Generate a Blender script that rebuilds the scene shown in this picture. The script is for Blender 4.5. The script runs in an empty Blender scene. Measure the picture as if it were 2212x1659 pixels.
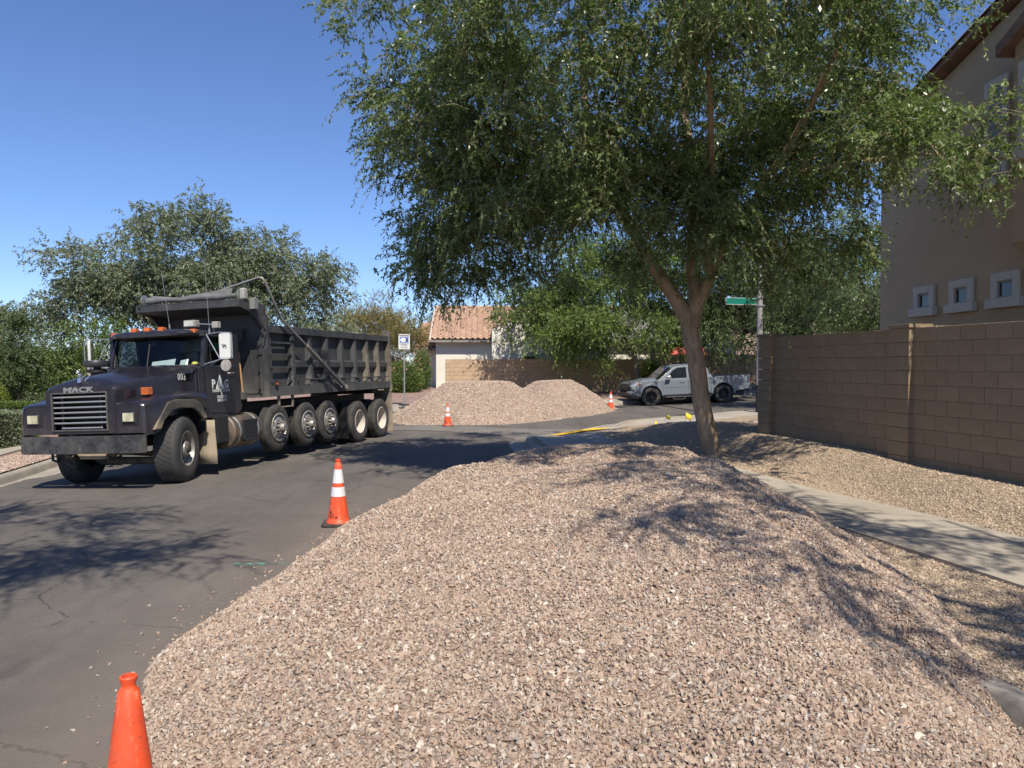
import bpy, bmesh, math, random
import numpy as np
from mathutils import Vector, Matrix, noise as mnoise

R = math.radians
scene = bpy.context.scene
COL = scene.collection
rng = np.random.default_rng(7)
random.seed(7)

# ------------------------------------------------------------------ camera
cam_d = bpy.data.cameras.new('camera')
cam = bpy.data.objects.new('camera', cam_d)
COL.objects.link(cam)
cam.location = (0, 0, 1.95)
cam.rotation_euler = (R(90 - 1.43), 0, 0)
cam_d.sensor_width = 36
cam_d.lens = 36 * 1662 / 2212
cam_d.clip_start = 0.05
cam_d.clip_end = 2000
scene.camera = cam

# ------------------------------------------------------------------ light
SUN_H = Vector((0.292, -0.956))          # horizontal direction towards the sun
SUN_EL = 52
world = bpy.data.worlds.new('World')
scene.world = world
world.use_nodes = True
wn = world.node_tree
wn.nodes.clear()
sky = wn.nodes.new('ShaderNodeTexSky')
sky.sky_type = 'NISHITA'
sky.sun_disc = False
sky.sun_elevation = R(SUN_EL)
sky.sun_rotation = math.atan2(SUN_H.x, SUN_H.y)
sky.altitude = 1400
sky.air_density = 1.0
sky.dust_density = 0.25
sky.ozone_density = 3.5
bg = wn.nodes.new('ShaderNodeBackground')
bg.inputs[1].default_value = 0.11
wo = wn.nodes.new('ShaderNodeOutputWorld')
tn = wn.nodes.new('ShaderNodeMixRGB'); tn.blend_type = 'MULTIPLY'; tn.inputs[0].default_value = 1
tn.inputs[2].default_value = (.86, .955, 1.19, 1)
wn.links.new(sky.outputs[0], tn.inputs[1]); wn.links.new(tn.outputs[0], bg.inputs[0])
wn.links.new(bg.outputs[0], wo.inputs[0])
sun_d = bpy.data.lights.new('sun', 'SUN')
sun_d.energy = 5.0
sun_d.angle = R(0.53)
sun_d.color = (1.0, 0.93, 0.81)
sun = bpy.data.objects.new('sun', sun_d)
COL.objects.link(sun)
ts = Vector((SUN_H.x * math.cos(R(SUN_EL)), SUN_H.y * math.cos(R(SUN_EL)), math.sin(R(SUN_EL))))
sun.rotation_euler = ts.to_track_quat('Z', 'Y').to_euler()
sun.location = (10, -30, 40)
vs = scene.view_settings
vs.view_transform = 'Standard'
vs.look = 'None'
vs.exposure = 0.25
vs.gamma = 1
vs.use_curve_mapping = False
scene.cycles.max_bounces = 8
scene.cycles.transparent_max_bounces = 12
scene.cycles.use_denoising = True


# ------------------------------------------------------------------ helpers
def tag(o, label=None, cat=None, group=None, kind=None):
    if label: o['label'] = label
    if cat: o['category'] = cat
    if group: o['group'] = group
    if kind: o['kind'] = kind
    return o


def empty(name, loc=(0, 0, 0), rz=0, parent=None, label=None, cat=None, group=None, kind=None):
    o = bpy.data.objects.new(name, None)
    o.empty_display_size = 0.1
    COL.objects.link(o)
    o.location = loc
    o.rotation_euler = (0, 0, rz)
    if parent: o.parent = parent
    return tag(o, label, cat, group, kind)


def link(name, me, mat=None, parent=None, loc=None, rz=None, label=None, cat=None, group=None, kind=None):
    o = bpy.data.objects.new(name, me)
    COL.objects.link(o)
    if mat is not None and len(me.materials) == 0:
        for m in (mat if isinstance(mat, (list, tuple)) else [mat]):
            me.materials.append(m)
    if parent: o.parent = parent
    if loc is not None: o.location = loc
    if rz is not None: o.rotation_euler = (0, 0, rz)
    return tag(o, label, cat, group, kind)


def copy_tree(o, parent=None):
    c = o.copy()
    COL.objects.link(c)
    if parent: c.parent = parent
    for ch in list(o.children):
        copy_tree(ch, c)
    return c


class MB:
    """collects shapes and links them as one mesh object"""
    def __init__(s):
        s.v, s.f, s.m = [], [], []

    def add(s, vs, fs, mi=0):
        n = len(s.v)
        s.v += [tuple(p) for p in vs]
        s.f += [tuple(i + n for i in f) for f in fs]
        s.m += [mi] * len(fs)
        return s

    def box(s, c, d, rot=None, mi=0):
        x, y, z = (k / 2 for k in d)
        ps = [Vector((a * x, b * y, e * z)) for a in (-1, 1) for b in (-1, 1) for e in (-1, 1)]
        if rot is not None: ps = [rot @ p for p in ps]
        ps = [p + Vector(c) for p in ps]
        return s.add(ps, [(0, 1, 3, 2), (4, 6, 7, 5), (0, 4, 5, 1), (2, 3, 7, 6), (0, 2, 6, 4), (1, 5, 7, 3)], mi)

    def bb(s, x0, x1, y0, y1, z0, z1, mi=0):
        return s.box(((x0 + x1) / 2, (y0 + y1) / 2, (z0 + z1) / 2), (abs(x1 - x0), abs(y1 - y0), abs(z1 - z0)), mi=mi)

    def prism(s, pts, axis, a, b, mi=0):
        """pts: 2-D outline; axis 'x': (y,z), 'y': (x,z), 'z': (x,y)"""
        def P(p, k):
            return {'x': (k, p[0], p[1]), 'y': (p[0], k, p[1]), 'z': (p[0], p[1], k)}[axis]
        n = len(pts)
        vs = [P(p, a) for p in pts] + [P(p, b) for p in pts]
        fs = [tuple(range(n)), tuple(range(2 * n - 1, n - 1, -1))]
        fs += [(i, n + i, n + (i + 1) % n, (i + 1) % n) for i in range(n)]
        return s.add(vs, fs, mi)

    def tube(s, path, r, n=8, cap=True, mi=0):
        path = [Vector(p) for p in path]
        k = len(path)
        rs = r if isinstance(r, (list, tuple, np.ndarray)) else [r] * k
        ref = None
        vs = []
        for i, p in enumerate(path):
            t = (path[min(i + 1, k - 1)] - path[max(i - 1, 0)])
            t = t.normalized() if t.length > 1e-9 else Vector((0, 0, 1))
            if ref is None:
                ref = t.orthogonal().normalized()
            ref = (ref - t * ref.dot(t))
            ref = ref.normalized() if ref.length > 1e-6 else t.orthogonal().normalized()
            b = t.cross(ref)
            for j in range(n):
                a = 2 * math.pi * j / n
                vs.append(p + (ref * math.cos(a) + b * math.sin(a)) * rs[i])
        fs = []
        for i in range(k - 1):
            for j in range(n):
                fs.append((i * n + j, i * n + (j + 1) % n, (i + 1) * n + (j + 1) % n, (i + 1) * n + j))
        if cap:
            fs.append(tuple(range(n - 1, -1, -1)))
            fs.append(tuple(range((k - 1) * n, k * n)))
        return s.add(vs, fs, mi)

    def lathe(s, prof, c=(0, 0, 0), axis='z', n=24, mi=0, a0=0.0):
        """prof: (radius, along) points"""
        c = Vector(c)
        vs, fs = [], []
        for (r, h) in prof:
            for j in range(n):
                a = a0 + 2 * math.pi * j / n
                u, w = r * math.cos(a), r * math.sin(a)
                vs.append(c + Vector({'z': (u, w, h), 'y': (u, h, w), 'x': (h, u, w)}[axis]))
        k = len(prof)
        for i in range(k - 1):
            for j in range(n):
                q = (i * n + j, i * n + (j + 1) % n, (i + 1) * n + (j + 1) % n, (i + 1) * n + j)
                fs.append(q if axis != 'y' else q[::-1])
        return s.add(vs, fs, mi)

    def loft(s, secs, close=False, caps=True, mi=0):
        n = len(secs[0])
        vs = [p for q in secs for p in q]
        fs = []
        for i in range(len(secs) - 1):
            for j in range(n if close else n - 1):
                fs.append((i * n + j, i * n + (j + 1) % n, (i + 1) * n + (j + 1) % n, (i + 1) * n + j))
        if caps:
            fs.append(tuple(range(n - 1, -1, -1)))
            fs.append(tuple(range((len(secs) - 1) * n, len(secs) * n)))
        return s.add(vs, fs, mi)

    def blob(s, c, r, n=10, mi=0, rot=None):
        c = Vector(c)
        vs, fs = [], []
        m = n // 2 + 1
        for i in range(m):
            th = math.pi * i / (m - 1)
            for j in range(n):
                a = 2 * math.pi * j / n
                p = Vector((r[0] * math.sin(th) * math.cos(a), r[1] * math.sin(th) * math.sin(a), r[2] * math.cos(th)))
                vs.append(c + (rot @ p if rot is not None else p))
        for i in range(m - 1):
            for j in range(n):
                fs.append((i * n + j, (i + 1) * n + j, (i + 1) * n + (j + 1) % n, i * n + (j + 1) % n))
        return s.add(vs, fs, mi)

    def mesh(s, name, smooth=None, mats=None):
        me = bpy.data.meshes.new(name)
        me.from_pydata(s.v, [], s.f)
        for m in (mats or []): me.materials.append(m)
        if any(s.m): me.polygons.foreach_set('material_index', s.m)
        me.update()
        bm = bmesh.new(); bm.from_mesh(me)
        bmesh.ops.recalc_face_normals(bm, faces=bm.faces)
        bm.to_mesh(me); bm.free()
        if smooth:
            me.shade_smooth()
            me.set_sharp_from_angle(angle=R(smooth))
        return me

    def build(s, name, mat, parent=None, smooth=35, bevel=0, seg=2, **kw):
        mats = list(mat) if isinstance(mat, (list, tuple)) else [mat]
        o = link(name, s.mesh(name, smooth, mats), None, parent, **kw)
        if bevel:
            b = o.modifiers.new('edge', 'BEVEL')
            b.width = bevel; b.segments = seg; b.limit_method = 'ANGLE'; b.angle_limit = R(35)
            b.harden_normals = True
        return o


def raw_mesh(name, V, F, mats, face_attr=None, smooth=False, uv=None):
    """V (n,3) array, F (m,k) array of equal-sized faces"""
    me = bpy.data.meshes.new(name)
    V = np.ascontiguousarray(V, np.float32); F = np.ascontiguousarray(F, np.int32)
    m, k = F.shape
    me.vertices.add(len(V)); me.vertices.foreach_set('co', V.ravel())
    me.loops.add(m * k); me.loops.foreach_set('vertex_index', F.ravel())
    me.polygons.add(m); me.polygons.foreach_set('loop_start', np.arange(0, m * k, k, dtype=np.int32))
    me.polygons.foreach_set('loop_total', np.full(m, k, np.int32))
    if smooth: me.polygons.foreach_set('use_smooth', np.ones(m, bool))
    if face_attr is not None:
        a = me.attributes.new('tint', 'FLOAT', 'FACE')
        a.data.foreach_set('value', np.ascontiguousarray(face_attr, np.float32))
    for x in mats: me.materials.append(x)
    me.update(calc_edges=True)
    return me


# ------------------------------------------------------------------ materials
class NT:
    def __init__(s, name):
        s.mat = bpy.data.materials.new(name)
        s.mat.use_nodes = True
        s.t = s.mat.node_tree
        s.b = s.t.nodes['Principled BSDF']
        s.out = s.t.nodes['Material Output']

    def n(s, typ, **kw):
        nd = s.t.nodes.new('ShaderNode' + typ)
        for k, v in kw.items():
            if k.startswith('i_'):
                nd.inputs[k[2:].replace('_', ' ')].default_value = v
            else:
                setattr(nd, k, v)
        return nd

    def l(s, a, b):
        s.t.links.new(a, b)

    def co(s, kind='Object', scale=(1, 1, 1)):
        c = s.n('TexCoord'); m = s.n('Mapping'); m.inputs['Scale'].default_value = scale
        s.l(c.outputs[kind], m.inputs[0])
        return m.outputs[0]

    def noise(s, vec, scale, detail=4, rough=.55):
        nd = s.n('TexNoise'); nd.inputs['Scale'].default_value = scale
        nd.inputs['Detail'].default_value = detail; nd.inputs['Roughness'].default_value = rough
        if vec is not None: s.l(vec, nd.inputs['Vector'])
        return nd

    def vor(s, vec, scale, feature='F1', rand=1.0):
        nd = s.n('TexVoronoi'); nd.feature = feature; nd.inputs['Scale'].default_value = scale
        nd.inputs['Randomness'].default_value = rand
        if vec is not None: s.l(vec, nd.inputs['Vector'])
        return nd

    def ramp(s, fac, stops, interp='LINEAR'):
        r = s.n('ValToRGB'); r.color_ramp.interpolation = interp
        e = r.color_ramp.elements
        while len(e) > 1: e.remove(e[-1])
        e[0].position, e[0].color = stops[0][0], col(stops[0][1])
        for p, c in stops[1:]:
            x = e.new(p); x.color = col(c)
        s.l(fac, r.inputs[0])
        return r.outputs[0]

    def mix(s, fac, a, b, mode='MIX'):
        m = s.n('MixRGB'); m.blend_type = mode
        for i, x in ((0, fac), (1, a), (2, b)):
            if isinstance(x, (int, float)): m.inputs[i].default_value = x
            elif isinstance(x, tuple): m.inputs[i].default_value = col(x)
            else: s.l(x, m.inputs[i])
        return m.outputs[0]

    def math(s, op, a, b=0.0, clamp=False):
        m = s.n('Math'); m.operation = op; m.use_clamp = clamp
        for i, x in ((0, a), (1, b)):
            if isinstance(x, (int, float)): m.inputs[i].default_value = x
            else: s.l(x, m.inputs[i])
        return m.outputs[0]

    def bump(s, h, dist, strength=1.0, normal=None):
        b = s.n('Bump'); b.inputs['Distance'].default_value = dist; b.inputs['Strength'].default_value = strength
        s.l(h, b.inputs['Height'])
        if normal is not None: s.l(normal, b.inputs['Normal'])
        return b.outputs[0]

    def set(s, base=None, rough=None, metal=None, normal=None, **kw):
        for nm, x in (('Base Color', base), ('Roughness', rough), ('Metallic', metal), ('Normal', normal)):
            if x is None: continue
            if isinstance(x, (int, float)): s.b.inputs[nm].default_value = x
            elif isinstance(x, tuple): s.b.inputs[nm].default_value = col(x)
            else: s.l(x, s.b.inputs[nm])
        for k, v in kw.items():
            s.b.inputs[k.replace('_', ' ')].default_value = v
        return s.mat


def col(c):
    if isinstance(c, (int, float)): c = (c, c, c)
    return tuple(c) + (1,) if len(c) == 3 else tuple(c)


def plain(name, c, rough=.5, metal=0.0, var=.15, scale=8, bump=0.0, **kw):
    m = NT(name); v = m.co()
    n = m.noise(v, scale, 5)
    c = tuple(col(c)[:3])
    base = m.ramp(n.outputs[0], [(.3, tuple(k * (1 - var) for k in c)), (.7, tuple(k * (1 + var) for k in c))])
    nb = None
    if bump:
        nb = m.bump(m.noise(v, scale * 6, 4).outputs[0], bump)
    return m.set(base, rough, metal, nb, **kw)


def dusty(name, paint, dust, rough=.4, amt=.5, low=None, coat=0.0, spk=.6, metal=0.0, scale=1.0, streak=True):
    """paint under road dust: blotches, speckles and runs; low=(z0,z1) dirtier towards the ground of the thing itself"""
    m = NT(name); v = m.co()
    n1 = m.noise(v, 3 * scale, 6, .62).outputs[0]
    n2 = m.noise(v, 60 * scale, 3, .6).outputs[0]
    st = m.noise(m.co(scale=(14, 14, 1.2)), 2 * scale, 5, .6).outputs[0]
    a = m.ramp(n1, [(.38, 0.0), (.75, amt)])
    if streak: a = m.mix(.5, a, m.ramp(st, [(.4, 0.0), (.75, amt)]), 'ADD')
    sp = m.ramp(n2, [(.62, 0.0), (.7, spk)])
    f = m.mix(1.0, a, sp, 'ADD')
    if low:
        sx = m.n('SeparateXYZ'); m.l(v, sx.inputs[0])
        g = m.n('MapRange'); g.inputs[1].default_value = low[0]; g.inputs[2].default_value = low[1]
        g.inputs[3].default_value = low[2] if len(low) > 2 else .8; g.inputs[4].default_value = 0.0
        m.l(sx.outputs[2], g.inputs[0])
        f = m.mix(1.0, f, m.mix(1.0, g.outputs[0], m.ramp(n1, [(.3, .35), (.7, 1.0)]), 'MULTIPLY'), 'ADD')
    base = m.mix(f, paint, dust)
    r = m.math('ADD', m.math('MULTIPLY', f, .5), rough, True)
    o = m.set(base, r, metal, m.bump(n2, .0006, .6))
    m.b.inputs['Coat Weight'].default_value = coat
    m.b.inputs['Coat Roughness'].default_value = .12
    return o


def gravel_mat(name, cols, scale, bumpd=.008, dark=.25):
    m = NT(name); v = m.co()
    jit = m.noise(v, scale * .6, 2).outputs['Color']
    vv = m.mix(.012 * 60 / scale, v, jit, 'ADD')
    vo = m.vor(vv, scale)
    ed = m.vor(vv, scale, 'DISTANCE_TO_EDGE').outputs[0]
    sep = m.n('SeparateColor'); m.l(vo.outputs['Color'], sep.inputs[0])
    c = m.ramp(sep.outputs[0], cols, 'CONSTANT')
    big = m.noise(v, .9, 4).outputs[0]
    c = m.mix(1.0, c, m.ramp(big, [(.3, .84), (.7, 1.1)]), 'MULTIPLY')
    e = m.ramp(ed, [(0.0, dark), (.11, 1.0)])
    c = m.mix(1.0, c, e, 'MULTIPLY')
    h = m.math('ADD', m.math('MINIMUM', ed, .25), m.math('MULTIPLY', sep.outputs[1], .25))
    return m.set(c, .9, None, m.bump(h, bumpd, 1.0))


def rand_mat(name, stops, rough=.88, fine=60, bump=.0015, interp='LINEAR'):
    """colour picked per object or per instance"""
    m = NT(name); v = m.co()
    oi = m.n('ObjectInfo')
    c = m.ramp(oi.outputs['Random'], stops, interp)
    n = m.noise(v, fine, 4).outputs[0]
    c = m.mix(1.0, c, m.ramp(n, [(.25, .86), (.75, 1.12)]), 'MULTIPLY')
    return m.set(c, rough, None, m.bump(n, bump))


def leaf_mat(name, c0, c1, c2, trans=.25, rough=.42):
    m = NT(name)
    at = m.n('Attribute'); at.attribute_name = 'tint'
    pos = m.n('NewGeometry')
    n = m.noise(pos.outputs['Position'], 1.1, 3).outputs[0]
    f = m.math('ADD', m.math('MULTIPLY', at.outputs['Fac'], .7), m.math('MULTIPLY', m.math('SUBTRACT', n, .5), 1.0), True)
    c = m.ramp(f, [(0, c0), (.5, c1), (1, c2)])
    m.set(c, rough)
    m.b.inputs['Specular IOR Level'].default_value = .4
    tr = m.n('BsdfTranslucent'); m.l(m.mix(1.0, c, (1.5, 1.75, .75), 'MULTIPLY'), tr.inputs[0])
    mx = m.n('MixShader'); mx.inputs[0].default_value = trans
    m.l(m.b.outputs[0], mx.inputs[1]); m.l(tr.outputs[0], mx.inputs[2]); m.l(mx.outputs[0], m.out.inputs[0])
    return m.mat


def glass_mat(name, tint=(.45, .5, .5), clear=.75):
    m = NT(name)
    t = m.n('BsdfTransparent'); t.inputs[0].default_value = col(tint)
    g = m.n('BsdfGlossy'); g.inputs['Roughness'].default_value = .03
    fr = m.n('LayerWeight'); fr.inputs[0].default_value = .5
    f = m.math('ADD', m.math('MULTIPLY', m.math('POWER', fr.outputs['Facing'], 4.0), clear), .03, True)
    mx = m.n('MixShader'); m.l(f, mx.inputs[0]); m.l(t.outputs[0], mx.inputs[1]); m.l(g.outputs[0], mx.inputs[2])
    m.l(mx.outputs[0], m.out.inputs[0])
    return m.mat


# ------------------------------------------------------------------ the lie of the land
def sst(x, a, b):
    t = np.clip((np.asarray(x, float) - a) / (b - a), 0, 1)
    return t * t * (3 - 2 * t)


def H_far(x, y):
    t = np.clip((y - 26) / 13, 0, 1)
    return .55 * t * t + .03 * np.clip(x - 6, 0, 10) * sst(y, 20, 33)


def road_h(x, y):
    """road surface: falls to the gutter on the left side"""
    lat = (x + 6.76) * .974 - (y - 12.08) * .228
    dip = .04 * np.clip(1.1 - lat, 0, 3.6) * (1 - sst(y, 22, 28))
    return H_far(x, y) - dip


def nn(x, y):          # distance across the street from its axis line through the camera
    return .982 * x + .191 * y


def yard_h(x, y):
    n = nn(x, y)
    near = 1 - sst(y, 17, 23)
    return H_far(x, y) + .15 + near * (.05 * sst(n, 3.6, 5) + .33 * sst(n, 6.5, 7.4)
                                       + .12 * sst(y, 10, 13) * sst(n, 4.6, 6)) + .10 * sst(y, 19, 26) * sst(x, 4, 9)


def SN(s, n):
    return (-.191 * s + .982 * n, .982 * s + .191 * n)


def grid_mesh(name, xs, ys, hf, mat, **kw):
    X, Y = np.meshgrid(xs, ys)
    V = np.stack([X, Y, hf(X, Y)], -1).reshape(-1, 3)
    nx, ny = len(xs), len(ys)
    I = np.arange(nx * ny).reshape(ny, nx)
    F = np.stack([I[:-1, :-1], I[:-1, 1:], I[1:, 1:], I[1:, :-1]], -1).reshape(-1, 4)
    return link(name, raw_mesh(name, V, F, [mat], smooth=True), **kw)


def resample(pts, step):
    P = np.array(pts, float)
    out = [P[0]]
    # Catmull-Rom through the points, then even steps
    Q = np.vstack([2 * P[0] - P[1], P, 2 * P[-1] - P[-2]])
    fine = []
    for i in range(1, len(Q) - 2):
        for t in np.linspace(0, 1, 24, endpoint=False):
            a, b, c, d = Q[i - 1:i + 3]
            fine.append(.5 * ((2 * b) + (-a + c) * t + (2 * a - 5 * b + 4 * c - d) * t * t + (-a + 3 * b - 3 * c + d) * t ** 3))
    fine.append(P[-1])
    fine = np.array(fine)
    L = np.concatenate([[0], np.cumsum(np.linalg.norm(np.diff(fine, axis=0), axis=1))])
    k = max(2, int(round(L[-1] / step)) + 1)
    q = np.linspace(0, L[-1], k)
    return np.stack([np.interp(q, L, fine[:, i]) for i in range(fine.shape[1])], 1)


def normals2(P):
    T = np.gradient(P, axis=0)
    T /= np.linalg.norm(T, axis=1)[:, None]
    return np.stack([T[:, 1], -T[:, 0]], 1)       # to the right of the path


# ------------------------------------------------------------------ ground materials
m = NT('asphalt'); v = m.co()
g1 = m.noise(v, 260, 3, .7).outputs[0]
g2 = m.noise(v, .55, 5, .6).outputs[0]
g4 = m.noise(v, 55, 4, .75).outputs[0]; g5 = m.noise(v, 4, 6, .7).outputs[0]
g3 = m.noise(m.co(scale=(1.6, .22, 1)), 1.2, 5, .6).outputs[0]
vg = m.vor(v, 190).outputs['Color']
base = m.ramp(g2, [(.3, (.104, .091, .078)), (.7, (.142, .126, .108))])
base = m.mix(1.0, base, m.ramp(g3, [(.35, .84), (.7, 1.14)]), 'MULTIPLY')
base = m.mix(1.0, base, m.ramp(g1, [(.3, .55), (.5, 1.0), (.72, 1.55)]), 'MULTIPLY')
base = m.mix(1.0, base, m.ramp(g4, [(.3, .78), (.5, 1.0), (.7, 1.25)]), 'MULTIPLY')
base = m.mix(1.0, base, m.ramp(g5, [(.3, .9), (.7, 1.1)]), 'MULTIPLY')
jit = m.noise(v, 1.5, 5, .7).outputs['Color']
cv = m.mix(.35, v, jit, 'ADD')
cr = m.vor(cv, .42, 'DISTANCE_TO_EDGE').outputs[0]
brk = m.noise(v, .8, 3).outputs[0]
crk = m.math('MULTIPLY', m.math('LESS_THAN', cr, .0038), m.math('GREATER_THAN', brk, .47))
base = m.mix(m.math('MULTIPLY', crk, .6), base, (.03, .027, .025))
sx_ = m.n('SeparateXYZ'); m.l(v, sx_.inputs[0])
gx = m.n('MapRange'); m.l(m.math('ADD', sx_.outputs[0], m.math('MULTIPLY', m.noise(v, 1.7, 6, .7).outputs[0], 1.5)), gx.inputs[0])
gx.inputs[1].default_value = -2.7; gx.inputs[2].default_value = -1.0; gx.inputs[3].default_value = 0; gx.inputs[4].default_value = .45
gy = m.n('MapRange'); m.l(sx_.outputs[1], gy.inputs[0]); gy.inputs[1].default_value = 14; gy.inputs[2].default_value = 9
base = m.mix(m.math('MULTIPLY', gx.outputs[0], gy.outputs[0]), base, (.26, .20, .155))
oil = m.noise(m.co(scale=(1.0, .35, 1)), 2.6, 3, .5).outputs[0]
base = m.mix(m.ramp(oil, [(.66, 0.0), (.74, .4)]), base, (.045, .04, .037))
ASPHALT = m.set(base, .88, None, m.bump(g1, .004, 1.0))

m = NT('concrete'); v = m.co()
c1 = m.noise(v, 1.3, 6, .65).outputs[0]
c2 = m.noise(v, 120, 3).outputs[0]
base = m.ramp(c1, [(.3, (.33, .285, .225)), (.7, (.45, .395, .32))])
base = m.mix(1.0, base, m.ramp(c2, [(.3, .86), (.7, 1.1)]), 'MULTIPLY')
st = m.noise(v, 6, 5, .7).outputs[0]
base = m.mix(m.ramp(st, [(.6, 0.0), (.75, .35)]), base, (.17, .145, .12))
CONCRETE = m.set(base, .85, None, m.bump(c2, .0015))
m = NT('gutter_concrete'); v = m.co()
c1 = m.noise(v, 1.0, 6, .65).outputs[0]; c2 = m.noise(v, 150, 3).outputs[0]
base = m.ramp(c1, [(.3, (.15, .132, .11)), (.7, (.23, .205, .17))])
base = m.mix(1.0, base, m.ramp(c2, [(.3, .8), (.7, 1.15)]), 'MULTIPLY')
GUTTER = m.set(base, .85, None, m.bump(c2, .0015))

PINKS = [(0, (.33, .215, .155)), (.12, (.44, .31, .225)), (.26, (.49, .375, .28)), (.4, (.36, .255, .195)), (.5, (.54, .42, .315)),
         (.62, (.45, .33, .245)), (.74, (.24, .185, .155)), (.82, (.56, .45, .355)), (.9, (.37, .31, .265)), (.96, (.64, .56, .46))]
TANS = [(0, (.33, .24, .165)), (.2, (.45, .34, .235)), (.4, (.54, .42, .30)), (.6, (.39, .295, .205)), (.75, (.26, .20, .145)), (.88, (.60, .49, .36))]
STONE_PINK = rand_mat('crushed_pink_stone', PINKS, .9, 45, .0015)
STONE_TAN = rand_mat('tan_yard_stone', TANS, .9, 60, .0012)
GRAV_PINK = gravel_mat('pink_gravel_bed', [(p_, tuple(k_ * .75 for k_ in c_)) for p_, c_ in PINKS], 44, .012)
GRAV_FAR = gravel_mat('far_pink_gravel', PINKS, 26, .03, .35)
GRAV_TAN = gravel_mat('tan_gravel_bed', TANS, 52, .010)
GRAV_LEFT = gravel_mat('red_gravel_bed', [(0, (.30, .19, .15)), (.3, (.40, .27, .22)), (.6, (.48, .34, .28)), (.85, (.26, .18, .15))], 40, .012)

# ------------------------------------------------------------------ ground, road
grid_mesh('ground', np.concatenate([[-900, -300, -120], np.linspace(-60, 60, 13), [120, 300, 900]]),
          np.concatenate([[-600, -200, -60, -20], np.linspace(0, 60, 7), [120, 300, 900]]),
          lambda X, Y: -.4 + .6 * sst(Y, 36, 40), plain('dry_ground', (.30, .23, .17), .95, var=.2, scale=.3), kind='structure')
grid_mesh('road', np.arange(-14, 30.1, .5), np.arange(-14, 38.1, .5), road_h, ASPHALT, kind='structure')

# ------------------------------------------------------------------ kerbs and yards
KR = [SN(-15, 3.42), SN(-6, 3.42), SN(2, 3.42), SN(6, 3.44), SN(10, 3.5), SN(14, 3.62), SN(17.2, 3.78),
      (.42, 19.4), (1.2, 21.1), (2.5, 23.1), (3.5, 24.8), (4.9, 26.2), (6.5, 27.0), (9.1, 28.4), (14, 30.4), (22, 33)]
krp = resample(KR, .33)
krn = normals2(krp)


def yard_r(x, y):
    """yard height with the kerb ramp at the corner let into it"""
    x, y = np.asarray(x, float), np.asarray(y, float)
    dk = np.full(np.broadcast(x, y).shape, 9.0)
    for q in krp[(krp[:, 1] > 17.5) & (krp[:, 1] < 26.5)]:
        dk = np.minimum(dk, np.hypot(x - q[0], y - q[1]))
    return yard_h(x, y) - .135 * sst(y, 18.9, 20.1) * (1 - sst(y, 24.2, 25.2)) * (1 - sst(dk, .25, 1.9))


def kerb(name, P, N, hroad, label, sgn=1, drop=None, seg=9, start=0):
    """kerb and gutter swept along P; N points away from the road"""
    root = empty(name, (0, 0, 0), kind='structure')
    prof = [(-.42, .006), (-.10, .004), (-.035, .012), (-.018, .06), (-.004, .125), (.02, .15), (.15, .152), (.155, .02)]
    for a in range(0, len(P) - 1, seg):
        b = min(a + seg, len(P) - 1)
        mb = MB(); secs = []
        for i in range(a, b + 1):
            x, y = P[i]; nx, ny = N[i] * sgn
            h = float(hroad(x, y)); k = 1.0 if drop is None else drop(i)
            off = .006 * (1 if i == a else (-1 if i == b else 0))
            T_ = P[min(i + 1, len(P) - 1)] - P[max(i - 1, 0)]
            tx, ty = T_ / np.linalg.norm(T_)
            secs.append([(x + nx * u + tx * off, y + ny * u + ty * off, h + (w if w < .05 else w * k)) for u, w in prof])
        mb.loft(secs, caps=False)
        for q in (secs[0], secs[-1]):
            lo_ = [(x_, y_, float(hroad(x_, y_)) - .06) for x_, y_, z_ in q]
            mb.add(q + lo_, [(j, j + 1, len(q) + j + 1, len(q) + j) for j in range(len(q) - 1)])
        mb.build('kerb_segment', KERBM, root, smooth=50)
    return root


m = NT('kerb_concrete'); v = m.co()
c1 = m.noise(v, 2.2, 6, .65).outputs[0]; c2 = m.noise(v, 110, 3).outputs[0]
base = m.ramp(c1, [(.3, (.28, .245, .20)), (.7, (.40, .36, .30))])
base = m.mix(1.0, base, m.ramp(c2, [(.3, .84), (.7, 1.1)]), 'MULTIPLY')
base = m.mix(m.ramp(m.noise(v, 9, 5, .7).outputs[0], [(.55, 0.0), (.75, .5)]), base, (.15, .13, .11))
KERBM = m.set(base, .85, None, m.bump(c2, .002))


def dropR(i):
    x, y = krp[i]
    return 1 - .93 * float(sst(y, 19.2, 20.3) * (1 - sst(y, 24.0, 25.2)))


kerb('kerb', krp, krn, road_h, None, 1, dropR)
# left kerb
klp = resample([SN(-8, -6.15), SN(4, -6.15), SN(12, -6.15), SN(18, -6.2), SN(21, -6.6), SN(23.5, -8.2), (-16.5, 23.5), (-24, 23)], .33)
kln = -normals2(klp)
kerb('kerb', klp, -kln * -1, road_h, None, 1)
# far kerb of the cross street
kfp = resample([(-26, 29.0), (-12, 30.0), (-4.6, 31.0), (2, 32.6), (7, 34.6), (12, 36.2), (24, 38.6)], .4)
kfn = -normals2(kfp)
kerb('kerb', kfp, kfn, road_h, None, 1)


def loft_ground(name, A, B, k, hf, mat, **kw):
    A, B = np.array(A), np.array(B)
    ts_ = np.linspace(0, 1, k) ** 1.6
    G = A[:, None, :] * (1 - ts_)[None, :, None] + B[:, None, :] * ts_[None, :, None]
    Z = hf(G[..., 0], G[..., 1])
    V = np.concatenate([G, Z[..., None]], -1).reshape(-1, 3)
    I = np.arange(len(A) * k).reshape(len(A), k)
    F = np.stack([I[:-1, :-1], I[:-1, 1:], I[1:, 1:], I[1:, :-1]], -1).reshape(-1, 4)
    return link(name, raw_mesh(name, V, F, [mat], smooth=True), **kw)


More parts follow.
